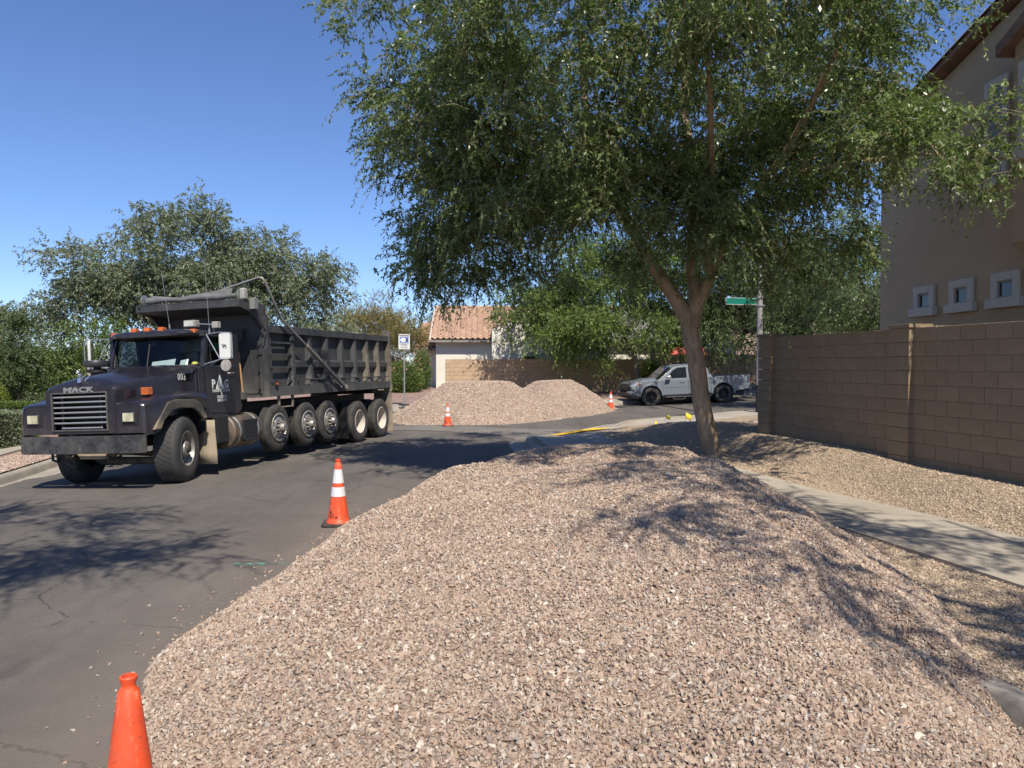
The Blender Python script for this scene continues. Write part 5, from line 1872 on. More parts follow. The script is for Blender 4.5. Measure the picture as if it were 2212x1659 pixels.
mb = MB(); mb.bb(-3.24, -3.09, 1.14, 1.25, 3.02, 3.24); mb.build('control_box', plain('box_grey', (.22, .22, .21), .5, var=.2), tp, smooth=None, bevel=.015)
mb = MB(); mb.tube([(-3.16, 1.2, 3.02), (-3.22, 1.21, 2.85), (-3.40, 1.22, 2.72), (-3.50, 1.23, 2.60), (-3.42, 1.23, 2.50), (-3.30, 1.22, 2.60)], .013, 6); mb.build('hose', BLKR, tp)
ARM = dusty('arm_steel', (.26, .25, .23), (.35, .30, .24), .45, .4, metal=.4)
mb = MB()
mb.tube([(-6.83, 1.30, 1.40), (-3.98, 1.30, 2.88), (-3.42, 1.30, 3.58), (-3.39, 1.27, 3.645), (-3.39, 1.20, 3.66), (-3.39, .4, 3.47), (-3.39, -.3, 3.30), (-3.39, -1.22, 3.42), (-3.42, -1.3, 3.36), (-3.98, -1.3, 2.88), (-6.83, -1.30, 1.40)], .027, 8)
mb.build('swing_arm', ARM, tp, smooth=45)
mb = MB(); mb.tube([(-6.83, 1.30, 1.40), (-5.0, 1.30, 2.35)], .042, 8); mb.lathe([(.001, 1.36), (.07, 1.35), (.07, 1.2)], (-6.83, 0, 1.40), 'y', 14); mb.build('arm_sleeve', ARM, tp)
mb = MB(); mb.add([(-2.98, -.55, 3.33), (-2.98, .42, 3.34), (-3.39, .18, 3.41), (-3.39, -.5, 3.33)], [(0, 1, 2, 3)])
mb.add([(-2.98, -.2, 3.34), (-3.39, .62, 3.50), (-3.36, .58, 3.36), (-2.98, .45, 3.33)], [(0, 1, 2, 3)]); mb.build('tarp_sheet', TARP, tp, smooth=None)
# shovel and conduit on the bulkhead
sv = empty('shovel', parent=trk)
mb = MB(); mb.tube([(-3.50, .66, 1.36), (-3.50, .61, 2.22)], .017, 8); mb.build('handle', plain('ash_wood', (.42, .25, .13), .7, var=.2, scale=20), sv)
mb = MB(); mb.tube([(-3.50, .61, 2.22), (-3.50, .60, 2.40)], .02, 8); mb.prism([(.48, 2.40), (.72, 2.40), (.70, 2.70), (.5, 2.70)], 'x', -3.52, -3.51); mb.build('blade', DARKM, sv)
mb = MB(); mb.bb(-3.55, -3.46, .62, .72, 1.28, 1.42); mb.build('holder', BODY, sv, smooth=None)
mb = MB(); mb.tube([(-3.60, .98, 2.5), (-3.60, .98, 1.5), (-3.60, 1.0, 1.32)], .011, 6)
for z in (1.45, 1.8, 2.15): mb.bb(-3.62, -3.57, .96, 1.0, z, z + .02)
mb.build('conduit', BLKR, db)
# a few loads of caked dirt and a tube of rust at the hinge
mb = MB(); mb.bb(-9.7, -9.3, -.9, .9, 1.18, 1.3); mb.bb(-3.9, -3.7, -.5, .5, 1.1, 1.3); mb.build('subframe', DARKM, db, smooth=None)


# ------------------------------------------------------------------ pickup
CPAINT = NT('grey_blue_car_paint'); vv_ = CPAINT.co()
CPAINT.b.inputs['Coat Weight'].default_value = .6
CPAINT = CPAINT.set((.165, .185, .205), .38)
CTRIM = plain('black_plastic', (.022, .022, .023), .55, var=.1)
CGL = NT('car_glass').set((.012, .014, .016), .05)
pk = empty('pickup_truck', (5.25 - .3, 33.15, .17), 0, label='light grey crew cab pickup with black wheels parked beyond the big tree', cat='pickup truck')
# local x towards the tail, y away from the viewer, z up; front axle at x=.9
pk.rotation_euler = (0, R(-2.2), R(7))
pk.location = (5.15, 33.1, .13)
arch = lambda cx, r, z0, n=9: [(cx - r * math.cos(a), z0 + r * math.sin(a) * 1.0) for a in np.linspace(0, math.pi, n)]
low = [(.06, .62), (.10, .44), (.30, .36)]
side = [(.02, .98), (.02, .80), (.10, .50), (.38, .44)] + arch(.90, .46, .42)[0:] + [(1.42, .42), (3.62, .44)] + arch(4.14, .46, .42) + [(4.70, .50), (5.34, .58), (5.38, .80), (5.40, 1.14), (5.36, 1.19),
        (3.72, 1.17), (3.71, 1.12), (1.30, 1.10), (1.15, 1.13), (.70, 1.11), (.30, 1.07), (.12, 1.03)]
mb = MB()
mb.prism(side, 'y', 0.0, 1.86)
bdy = mb.build('body', CPAINT, pk, smooth=30, bevel=.045, seg=3)
# flared arches
for cx in (.90, 4.14):
    o_ = arch(cx, .56, .42, 11); i_ = arch(cx, .465, .42, 11)
    mb = MB(); mb.prism(o_ + i_[::-1], 'y', -.045, .25); mb.build('arch', CPAINT, bdy, smooth=30, bevel=.02)
# hood bulge
mb = MB()
mb.loft([[(.16, y, 1.02 + .05 * (1 - abs(y - .93) / .9)) for y in (.12, .3, .6, .93, 1.26, 1.56, 1.74)], [(.75, y, 1.10 + .09 * (1 - (abs(y - .93) / .85) ** 3)) for y in (.10, .3, .6, .93, 1.26, 1.56, 1.76)],
         [(1.35, y, 1.12 + .09 * (1 - (abs(y - .93) / .85) ** 3)) for y in (.10, .3, .6, .93, 1.26, 1.56, 1.76)]], caps=False)
mb.build('hood', CPAINT, pk, smooth=50)
# greenhouse: tapered cabin
def cab_sec(y, inset, k):
    return [(1.22 + inset * .4, y, 1.10), (1.98 + inset * .5, y, 1.66), (2.25 + inset * .3, y, 1.735), (3.10, y, 1.745), (3.42 - inset * .2, y, 1.69), (3.68 - inset * .1, y, 1.14)]
mb = MB()
mb.loft([cab_sec(.03, 0, 0)[0:1] + [(1.98, .16, 1.64), (2.25, .19, 1.70), (3.10, .19, 1.71), (3.42, .17, 1.66)] + [(3.69, .03, 1.14)],
         [(1.16, .35, 1.12), (1.93, .42, 1.69), (2.22, .45, 1.755), (3.10, .45, 1.765), (3.44, .42, 1.70), (3.70, .35, 1.14)],
         [(1.16, 1.51, 1.12), (1.93, 1.44, 1.69), (2.22, 1.41, 1.755), (3.10, 1.41, 1.765), (3.44, 1.44, 1.70), (3.70, 1.51, 1.14)],
         [(1.22, 1.83, 1.10), (1.98, 1.70, 1.64), (2.25, 1.67, 1.70), (3.10, 1.67, 1.71), (3.42, 1.69, 1.66), (3.69, 1.83, 1.14)]])
cbn = mb.build('cabin', CPAINT, pk, smooth=40, bevel=.02)
def cy(z): return .03 + (z - 1.10) / .56 * .13 - .012
def pane(pts, nm='side_window'):
    mb = MB(); mb.add([(x, cy(z), z) for x, z in pts], [tuple(range(len(pts)))]); return mb.build(nm, CGL, cbn, smooth=None)
pane([(1.62, 1.17), (2.52, 1.17), (2.52, 1.63), (2.12, 1.61), (1.90, 1.50)])
pane([(2.62, 1.17), (3.38, 1.17), (3.30, 1.55), (3.12, 1.63), (2.62, 1.63)])
mb = MB(); mb.add([(1.21, .22, 1.145), (1.86, .42, 1.672), (1.86, 1.44, 1.672), (1.21, 1.64, 1.145)], [(0, 1, 2, 3)])
for v__ in range(4): pass
o = mb.build('windshield', CGL, cbn, smooth=None); o.location = (-.03, 0, .022)
mb = MB(); mb.add([(1.27, .06, 1.13), (1.88, .19, 1.60), (1.83, .36, 1.655), (1.20, .24, 1.14)], [(0, 1, 2, 3)]); o = mb.build('windshield_corner', CGL, cbn, smooth=None); o.location = (-.02, -.012, .012)
# seams, handles, mirror, sills, bumper, lights
mb = MB()
for x in (1.42, 2.58, 3.60): mb.bb(x - .006, x + .006, -.004, .01, .50, 1.10)
mb.bb(3.70, 3.73, -.003, .02, .46, 1.18); mb.bb(1.45, 3.6, -.003, .01, .76, .768)
mb.build('door_seam', CTRIM, bdy, smooth=None)
for x in (2.30, 3.32):
    mb = MB(); mb.bb(x - .10, x + .10, -.03, -.002, .975, 1.005); mb.build('handle', CPAINT, bdy, smooth=None, bevel=.01)
mb = MB(); mb.prism([(1.52, 1.10), (1.72, 1.12), (1.78, 1.22), (1.72, 1.29), (1.58, 1.27)], 'y', -.17, -.04); mb.bb(1.58, 1.66, -.05, .05, 1.10, 1.14); mb.build('mirror', plain('chrome_trim', (.6, .6, .6), .25, .8), pk, smooth=30, bevel=.02)
mb = MB(); mb.bb(1.40, 3.62, -.01, .1, .40, .47); mb.tube([(1.35, -.12, .36), (3.60, -.12, .36)], .03, 8)
for x in (1.75, 2.9):
    mb.prism([(x, .36), (x + .08, .24), (x + .55, .24), (x + .63, .36), (x + .56, .36), (x + .5, .29), (x + .13, .29), (x + .07, .36)], 'y', -.22, -.10)
mb.build('side_step', CTRIM, pk, smooth=None)
mb = MB(); mb.prism([(-.10, .66), (-.06, .48), (.10, .34), (.44, .34), (.44, .50), (.16, .56), (.10, .68)], 'y', .02, 1.84); mb.build('bumper', CTRIM, pk, smooth=30, bevel=.03)
mb = MB(); mb.prism([(-.12, .70), (-.02, .66), (.06, .82), (.34, .88), (.40, .62), (.12, .60), (-.04, .52), (-.12, .62)], 'y', -.01, .34); mb.prism([(-.12, .70), (-.02, .66), (.06, .82), (.34, .88), (.40, .62), (.12, .60), (-.04, .52), (-.12, .62)], 'y', 1.52, 1.87)
mb.build('bumper_corner', CPAINT, pk, smooth=30, bevel=.03)
mb = MB(); mb.prism([(-.03, .98), (-.05, .72), (.05, .70), (.06, .98)], 'y', .36, 1.50)
gl_ = mb.build('grille', CTRIM, pk, smooth=None, bevel=.02)
mb = MB()
for i in range(4): mb.bb(-.058, -.04, .42, 1.44, .74 + i * .06, .765 + i * .06)
mb.blob((-.06, .93, .86), (.012, .09, .06), 12); mb.build('grille_bar', plain('grille_chrome', (.4, .4, .4), .3, .7), gl_, smooth=None)
mb = MB(); mb.prism([(.02, .97), (.36, 1.02), (.48, 1.01), (.40, .92), (.12, .86), (.00, .86)], 'y', -.012, .30)
hl_ = mb.build('headlight', NT('car_lens').set((.5, .52, .54), .1), pk, smooth=None, bevel=.012)
mb = MB(); mb.prism([(.30, 1.00), (.45, 1.005), (.40, .94), (.31, .93)], 'y', -.02, -.011); mb.build('indicator', ORG, hl_, smooth=None)
mb = MB(); mb.bb(.02, .16, -.015, .2, .66, .76); mb.build('fog_lamp', CTRIM, pk, smooth=None, bevel=.02)
mb = MB(); mb.bb(5.37, 5.42, .0, .22, .86, 1.15); mb.build('tail_light', plain('tail_red', (.30, .015, .02), .3), pk, smooth=None, bevel=.015)
mb = MB(); mb.bb(5.30, 5.50, .06, 1.80, .48, .66); mb.build('rear_bumper', CTRIM, pk, smooth=None, bevel=.03)
mb = MB(); mb.bb(.3, 5.2, .25, 1.6, .30, .55); mb.bb(4.5, 4.56, -.0, .25, .28, .50); mb.bb(1.40, 1.44, .0, .22, .28, .5); mb.build('underbody', CTRIM, pk, smooth=None)
mb = MB(); mb.bb(3.76, 5.30, .1, 1.76, 1.155, 1.19); mb.build('bed_cover', CTRIM, pk, smooth=None)
BRIM = plain('black_alloy', (.03, .03, .032), .4, .4)
def car_wheel(x, y, s):
    o = bpy.data.objects.new('wheel', None); COL.objects.link(o); o.parent = pk; o.location = (x, y, .395); o.rotation_euler = (0, .3, 0 if s < 0 else math.pi)
    mb = MB(); r, w = .395, .27
    mb.lathe([(.235, .03), (.25, .0), (.30, -.012), (.365, 0), (.39, .03), (r, .05), (r, w - .05), (.38, w - .02), (.30, w), (.24, w)], (0, 0, 0), 'y', 36)
    for i in range(32):
        a = 2 * math.pi * i / 32
        for (ya, yb, oo) in ((-.004, .07, 0), (.08, .17, .5), (.18, .25, 0)):
            aa = a + oo * 2 * math.pi / 32
            mb.box(((r + .004) * math.cos(aa), (ya + yb) / 2, (r + .004) * math.sin(aa)), (.016, yb - ya, .05), Matrix.Rotation(-aa, 3, 'Y'))
    mb.build('tyre', RUB, o, smooth=30)
    mb = MB(); mb.lathe([(.235, .03), (.225, .02), (.215, .05), (.20, .16), (.03, .17), (.001, .17)], (0, 0, 0), 'y', 30)
    for i in range(8):
        a = 2 * math.pi * i / 8
        mb.box((.125 * math.cos(a), .035, .125 * math.sin(a)), (.19, .03, .035), Matrix.Rotation(-a, 3, 'Y'))
    mb.lathe([(.06, .06), (.055, .01), (.001, .01)], (0, 0, 0), 'y', 16)
    mb.build('rim', BRIM, o, smooth=30)
for x in (.90, 4.14):
    car_wheel(x, -.02, -1); car_wheel(x, 1.88, 1)
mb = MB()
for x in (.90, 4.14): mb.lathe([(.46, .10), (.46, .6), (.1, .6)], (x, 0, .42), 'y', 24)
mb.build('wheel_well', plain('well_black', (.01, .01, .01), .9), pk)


# ------------------------------------------------------------------ trees
def unit(a):
    return a / np.maximum(np.linalg.norm(a, axis=-1, keepdims=True), 1e-9)


def leaf_mesh(name, P, D, S, L, W, tint, mat, fold=.0):
    """one kite-shaped leaf per row"""
    L = L[:, None]; W = W[:, None]
    N = unit(np.cross(D, S))
    m_ = P + D * L * .45
    V = np.stack([P, m_ + S * W * .5 + N * W * fold, P + D * L, m_ - S * W * .5 + N * W * fold], 1).reshape(-1, 3)
    F = np.arange(len(P) * 4).reshape(-1, 4)
    return raw_mesh(name, V, F, [mat], face_attr=tint)


def twig_tubes(P0, P1, P2, r0):
    """three-sided tapering twigs through three points each -> V, F"""
    n = len(P0)
    T = unit(P2 - P0)
    ref = np.where(np.abs(T[:, 2:3]) > .9, np.array([[1., 0, 0]]), np.array([[0, 0, 1.]]))
    A = unit(np.cross(T, ref)); B = np.cross(T, A)
    rings = []
    for P, k in ((P0, 1.0), (P1, .7), (P2, .3)):
        for a in (0, 2.094, 4.189):
            rings.append(P + (A * math.cos(a) + B * math.sin(a)) * (r0 * k)[:, None])
    V = np.stack(rings, 1).reshape(-1, 3)
    q = []
    for i in range(2):
        for j in range(3):
            q.append([i * 3 + j, i * 3 + (j + 1) % 3, (i + 1) * 3 + (j + 1) % 3, (i + 1) * 3 + j])
    F = (np.array(q)[None] + (np.arange(n) * 9)[:, None, None]).reshape(-1, 4)
    return V, F


def tree(name, label, root_loc, limbs, blobs, mats, leaf=(.055, .018), twigs=8, perleaf=20, tlen=(.35, .7), droop=.5, seed=1,
         group=None, cat='tree', up=.15, branch_r=.013, outward=.6, spread=.28, crown='crown', shell=.35, lobe=(.42, .24), per=8, bark_tubes=True, side_n=5):
    r = np.random.default_rng(seed)
    root = empty(name, root_loc, label=label, cat=cat, group=group)
    O = np.array(root_loc, float)
    bark, lmat = mats
    nodes, nrad = [], []
    for (pts, r0, r1) in limbs:
        p = resample(pts, .22) - O
        k = len(p)
        rad = r0 + (r1 - r0) * np.linspace(0, 1, k) ** .8
        wob = np.stack([np.sin(np.arange(k) * .9 + s_) * .35 for s_ in (0, 2, 4)], 1) * rad[:, None] * .35
        wob[0] = 0
        p = p + wob
        mb = MB(); mb.tube(p, rad, 14 if r0 > .08 else 8)
        mb.build('trunk' if pts is limbs[0][0] else 'limb', bark, root, smooth=80)
        nodes += list(p[1:]); nrad += list(rad[1:])
    # attractors
    C, Out = [], []
    for (cx, cy, cz, rx, ry, rz, n) in blobs:
        k = max(1, int(round(n / per)))
        q = unit(r.normal(size=(k, 3))) * (r.random((k, 1)) ** shell)
        li = np.repeat(np.arange(k), int(math.ceil(n / k)))[:n]
        sc_ = r.uniform(.7, 1.35, k)[li][:, None]
        off = np.clip(r.normal(size=(n, 3)), -1.8, 1.8) * np.array([lobe[0], lobe[0], lobe[1]]) * sc_ * min(1.0, rx / 1.2 + .2)
        C.append(np.array([cx, cy, cz]) - O + q[li] * np.array([rx, ry, rz]) + off)
        Out.append(unit(unit(q[li] * np.array([1, 1, .7])) * .5 + unit(off) * .7))
    C = np.concatenate(C); Out = np.concatenate(Out)
    nodes = np.array(nodes); nrad = np.array(nrad)
    nodes_all = np.zeros((len(nodes) + len(C) * 4, 3)); rad_all = np.zeros(len(nodes_all)); nodes_all[:len(nodes)] = nodes; rad_all[:len(nodes)] = nrad
    cnt = len(nodes)
    d = np.array([np.min(np.linalg.norm(nodes - c, axis=1)) for c in C])
    order = np.argsort(d)
    bm_ = MB()
    for i in order:
        c = C[i]
        dd = np.linalg.norm(nodes_all[:cnt] - c, axis=1) + .25 * np.maximum(nodes_all[:cnt, 2] - c[2], 0)
        j = int(np.argmin(dd)); a = nodes_all[j]; L = np.linalg.norm(c - a)
        ra = min(rad_all[j] * .75, branch_r * (.6 + .5 * L))
        mid = (a + c) / 2 + np.array([0, 0, .10 * L]) + r.normal(0, .07 * L, 3)
        ts_ = np.linspace(0, 1, 5)[:, None]
        p = (1 - ts_) ** 2 * a + 2 * ts_ * (1 - ts_) * mid + ts_ ** 2 * c
        rr = ra + (.004 - ra) * ts_[:, 0]
        if bark_tubes and L > .05: bm_.tube([Vector(x) for x in p], list(rr), side_n, cap=False)
        if cnt + 3 < len(nodes_all) and L > .3:
            nodes_all[cnt:cnt + 3] = p[1:4]; rad_all[cnt:cnt + 3] = rr[1:4]; cnt += 3
    # twigs
    M = len(C) * twigs
    ci = np.repeat(np.arange(len(C)), twigs)
    P0 = C[ci] + r.normal(0, spread, (M, 3)) * np.array([1, 1, .8])
    D = unit(Out[ci] * outward + r.normal(0, .6, (M, 3)) + np.array([0, 0, up]))
    ln = r.uniform(tlen[0], tlen[1], M)
    dn = droop * r.uniform(.5, 1.3, M)
    def along(s):
        s = s[:, None]
        return P0 + D * ln[:, None] * s - np.array([0, 0, 1.0]) * (dn * ln)[:, None] * s * s
    V, F = twig_tubes(P0, along(np.full(M, .5)), along(np.full(M, 1.0)), np.full(M, .0035))
    if len(bm_.v):
        bv = np.array(bm_.v); bf = np.array(bm_.f)
        V = np.concatenate([bv, V]); F = np.concatenate([bf, F + len(bv)])
    bo_ = link('branches', raw_mesh('branches', V, F, [bark], smooth=True), parent=root, kind='stuff')
    # leaves
    K = M * perleaf
    ti = np.repeat(np.arange(M), perleaf)
    s = np.tile(np.linspace(.06, 1.0, perleaf), M) + r.normal(0, .02, K)
    s1 = s[:, None]
    P = P0[ti] + D[ti] * ln[ti][:, None] * s1 - np.array([0, 0, 1.0]) * (dn[ti] * ln[ti])[:, None] * s1 * s1
    T = unit(D[ti] - np.array([0, 0, 1.0]) * (2 * dn[ti])[:, None] * s1)
    lat = unit(np.cross(T, r.normal(size=(K, 3))))
    side = np.where(np.arange(K) % 2, 1, -1)[:, None]
    LD = unit(T * .75 + lat * side * .8 + r.normal(0, .25, (K, 3)) - np.array([0, 0, .28 * (droop > .3)]))
    LS = unit(np.cross(LD, unit(r.normal(size=(K, 3)) + np.array([0, 0, 1.2]))))
    size = r.uniform(.65, 1.25, K) * (1.1 - .3 * np.clip(s, 0, 1))
    tint = np.clip(r.normal(.45, .2, M)[ti] + r.normal(0, .16, K) + .1 * s, 0, 1)
    link(crown, leaf_mesh(crown, P, LD, LS, leaf[0] * size, leaf[1] * size, tint, lmat, .15), parent=root, kind='stuff')
    return root


m = NT('smooth_brown_bark'); v = m.co()
n1 = m.noise(m.co(scale=(9, 9, 1.6)), 2.4, 6, .65).outputs[0]; n2 = m.noise(v, 2.2, 4).outputs[0]; n3 = m.noise(m.co(scale=(40, 40, 8)), 1, 5, .7).outputs[0]
base = m.ramp(n1, [(.28, (.24, .165, .105)), (.5, (.40, .285, .185)), (.75, (.55, .42, .28))])
base = m.mix(1.0, base, m.ramp(n2, [(.3, .7), (.7, 1.15)]), 'MULTIPLY')
BARK = m.set(base, .85, None, m.bump(m.math('ADD', n1, m.math('MULTIPLY', n3, .5)), .02))
BARKD = plain('grey_bark', (.17, .14, .11), .9, var=.3, scale=8, bump=.01)
LEAF_A = leaf_mat('elm_leaf', (.085, .125, .046), (.175, .235, .095), (.34, .40, .19), .30, .32)
LEAF_B = leaf_mat('grey_green_leaf', (.12, .145, .085), (.21, .24, .145), (.32, .35, .21), .2, .45)
LEAF_C = leaf_mat('mesquite_leaf', (.075, .125, .028), (.16, .22, .055), (.29, .35, .10), .3, .45)
LEAF_D = leaf_mat('dark_leaf', (.055, .082, .030), (.10, .145, .050), (.17, .22, .08), .2, .45)
LEAF_Y = leaf_mat('yellow_green_leaf', (.10, .14, .02), (.19, .23, .03), (.32, .34, .05), .3, .5)
LEAF_T = leaf_mat('straw_leaf', (.16, .14, .05), (.28, .23, .09), (.42, .34, .14), .25, .6)

# the big leaning tree
gz = float(yard_h(3.65, 14.0)) - .02
MT = (3.66, 14.0, gz)
LT = [([(3.70, 14.0, gz - .35), (3.63, 14, gz), (3.52, 14, 1.0), (3.40, 14.0, 1.6), (3.28, 14, 2.35), (3.22, 14, 2.80)], .165, .155),
      ([(3.27, 14, 2.6), (3.05, 14, 3.0), (2.65, 13.95, 3.6), (2.27, 13.9, 4.2), (1.93, 13.8, 4.7), (1.6, 13.7, 5.25), (1.4, 13.6, 5.9), (1.25, 13.5, 6.7), (1.2, 13.4, 7.6)], .15, .05),
      ([(3.27, 14, 2.65), (3.33, 14, 3.2), (3.30, 14.1, 3.9), (3.38, 14.2, 4.7), (3.3, 14.3, 5.7), (3.2, 14.5, 6.9), (3.3, 14.6, 8.0)], .15, .05),
      ([(3.32, 14, 2.9), (3.7, 13.5, 4.0), (4.2, 12.6, 5.0), (4.55, 11.8, 5.9), (4.85, 11.2, 6.9), (5.0, 10.8, 7.8)], .10, .035),
      ([(2.1, 13.85, 4.45), (1.2, 13.2, 5.1), (.3, 12.6, 5.6), (-.8, 12.0, 5.9)], .06, .022),
      ([(4.2, 12.6, 5.0), (5.0, 11.8, 5.0), (5.6, 10.9, 4.9), (6.1, 10.2, 4.7)], .05, .009),
      ([(3.9, 13.2, 4.4), (5.0, 13.8, 5.4), (6.3, 14.2, 6.1), (7.4, 14.2, 6.4)], .06, .02),
      ([(3.5, 13.8, 3.6), (3.2, 12.4, 4.9), (2.8, 11.0, 5.9), (2.4, 9.6, 6.6), (2.4, 7.6, 7.0)], .07, .02),
      ([(1.95, 13.8, 4.75), (.8, 14.2, 4.9), (-.4, 14.2, 4.8)], .045, .016)]
BT = [(3.0, 13.0, 6.9, 3.6, 3.6, 2.6, 230),
      (.2, 12.9, 6.2, 2.3, 2.3, 2.2, 165),
      (-1.5, 12.4, 7.0, 1.4, 1.5, 1.1, 66),
      (-1.6, 12.7, 5.4, 1.1, 1.2, .5, 34),
      (-.7, 13.4, 4.6, 1.3, 1.3, 1.1, 66),
      (-1.25, 13.6, 3.85, .62, .6, .55, 22),
      (.9, 13.4, 4.7, 1.4, 1.4, 1.1, 60), (6.3, 12.5, 7.6, .9, 1.0, .5, 20), (5.6, 11.6, 6.9, .5, .8, .5, 7),
      (.1, 13.8, 3.45, .55, .6, .5, 10),
      (2.6, 12.6, 4.7, 1.9, 1.6, 1.1, 70),
      (4.6, 12.8, 4.9, 1.6, 1.6, 1.3, 60),
      (4.6, 12.2, 6.3, 1.6, 2.2, 1.9, 115),
      (5.8, 13.8, 6.2, .8, 1.4, 1.5, 34),
      (5.8, 9.9, 4.5, 1.05, .7, .15, 13), (4.7, 10.3, 4.8, .8, .8, .45, 11),
      (4.2, 10.2, 6.5, 1.0, 1.2, .8, 32),
      (2.7, 6.6, 6.7, 1.9, .8, .35, 34), (1.2, 7.2, 6.9, .9, .6, .35, 20),
      (2.4, 9.3, 6.9, 2.5, 1.7, 1.0, 80),
      (.3, 10.6, 6.9, 1.8, 1.4, .8, 40),
      (3.9, 12.8, 4.4, 1.0, .8, .9, 34), (2.6, 12.7, 5.3, 1.2, .6, .7, 26), (4.3, 12.9, 3.4, .7, .7, .5, 12), (2.2, 13.7, 3.6, .7, .7, .5, 10)]
tree('leaning_elm', 'large leafy tree with a leaning forked trunk at the back of the near gravel heap', MT, LT, BT, (BARK, LEAF_A),
     leaf=(.076, .031), twigs=15, perleaf=22, tlen=(.22, .58), droop=.55, seed=5, spread=.15, outward=.55, up=.1, branch_r=.016)

# spreading tree behind the dump truck
LT2 = [([(-11.2, 27.2, -.3), (-11.3, 27.1, 1.2), (-11.2, 27, 2.4)], .26, .20), ([(-11.2, 27, 2.2), (-12.6, 27, 3.4), (-14.2, 26.8, 4.2)], .15, .05),
       ([(-11.2, 27, 2.3), (-10.8, 27, 4.2), (-10.6, 27, 6.2)], .16, .05), ([(-11.2, 27, 2.3), (-9.6, 26.8, 3.8), (-8.0, 26.6, 4.6)], .14, .05)]
BT2 = [(-11.0, 27, 5.9, 2.2, 2.2, 1.6, 110), (-13.3, 27, 5.1, 2.5, 2.2, 1.3, 110), (-15.1, 26.8, 4.2, 1.2, 1.2, .85, 28), (-11.5, 26.5, 4.9, 3.2, 2.4, .9, 110),
       (-8.9, 27, 5.3, 1.8, 1.8, 1.4, 70), (-7.3, 26.8, 4.4, 1.2, 1.3, 1.5, 60), (-7.0, 26.6, 3.1, .8, .9, .8, 22), (-8.6, 26.4, 3.7, 1.6, 1.3, .9, 40), (-16.2, 26.6, 3.75, .55, .5, .2, 6), (-13.4, 26.2, 4.5, 1.5, 1.2, .45, 30)]
tree('spreading_tree', 'wide grey green tree spreading above the dump truck', (-11.2, 27.2, 0), LT2, BT2, (BARKD, LEAF_B), leaf=(.115, .050), twigs=13, perleaf=16,
     tlen=(.35, .75), droop=.45, seed=9, lobe=(.55, .33), spread=.22, outward=.6, side_n=4)

# trees on the far left
for i, (x, y, h, w, n, lm, lb, dr) in enumerate([
        (-17.4, 25.5, 3.75, 1.7, 75, LEAF_B, 'feathery grey green tree at the far left, tallest of the hedge line', .3),
        (-15.0, 24.0, 2.8, 1.5, 70, LEAF_D, 'dark bushy tree left of the truck cab with pale bare stems', .35),
        (-12.9, 24.6, 2.75, 1.5, 75, LEAF_C, 'light green bushy tree directly left of the truck cab', .3),
        (-21.5, 31.0, 3.9, 3.0, 120, LEAF_D, 'broad dark tree behind the left hedge line', .3),
        (-19.0, 23.0, 3.0, 1.5, 60, LEAF_D, 'dark shrub tree cut by the left edge of the view', .3)]):
    g = float(left_h(x, y))
    tree('shrub_tree', lb, (x, y, g), [([(x, y, g - .2), (x + .1, y, g + .8), (x, y, g + 1.4)], .08, .05), ([(x, y, g + .1), (x - .5, y - .3, g + 1.3)], .05, .02), ([(x, y, g + .1), (x + .6, y - .2, g + 1.2)], .05, .02)],
         [(x, y, g + h * .55, w, w, h * .42, n), (x - .3, y, g + h * .8, w * .55, w * .5, h * .25, n // 4), (x + .2, y - .2, g + h * .28, w, w * .8, h * .2, n // 3)], (BARKD, lm),
         leaf=(.10, .044), twigs=15, perleaf=14, tlen=(.3, .65), droop=dr, seed=20 + i, lobe=(.33, .25), spread=.17, up=.4, side_n=4)

# trees beyond the cross street
g = float(farw(6.2, 36.3))
tree('mesquite_tree', 'bright green mesquite with a short trunk in front of the tan far wall', (6.0, 36.2, g),
     [([(6.0, 36.2, g - .2), (5.9, 36.2, g + 1.2), (5.7, 36.2, g + 2.0)], .17, .13), ([(5.7, 36.2, g + 1.9), (4.2, 36, g + 2.9), (2.6, 35.9, g + 3.4)], .1, .03), ([(5.7, 36.2, g + 1.9), (6.4, 36, g + 3.2), (7, 35.8, g + 4.4)], .1, .04),
      ([(5.7, 36.2, g + 1.9), (5.0, 36.4, g + 3.6), (4.6, 36.5, g + 5)], .1, .04)],
     [(3.8, 36, 4.7, 2.6, 2.0, 1.6, 100), (1.2, 35.9, 3.7, 1.7, 1.2, .8, 44), (5.6, 36, 5.6, 2.4, 2.0, 1.6, 80), (4.0, 35.6, 3.2, 2.4, 1.2, .7, 55), (7.2, 36, 4.4, 1.8, 1.6, 1.3, 50), (6.9, 35.4, 3.0, 1.2, .9, .6, 22), (.2, 36, 4.6, 1.0, .9, .6, 12), (3.0, 37, 6.7, 2.4, 1.5, 1.2, 60), (6.3, 37, 7.3, 2.4, 1.5, 1.3, 50), (1.2, 36.6, 5.4, 1.3, 1.2, .9, 26)],
     (BARKD, LEAF_C), leaf=(.14, .058), twigs=14, perleaf=15, tlen=(.5, 1.0), droop=.55, seed=31, lobe=(.55, .3), spread=.22, side_n=4)
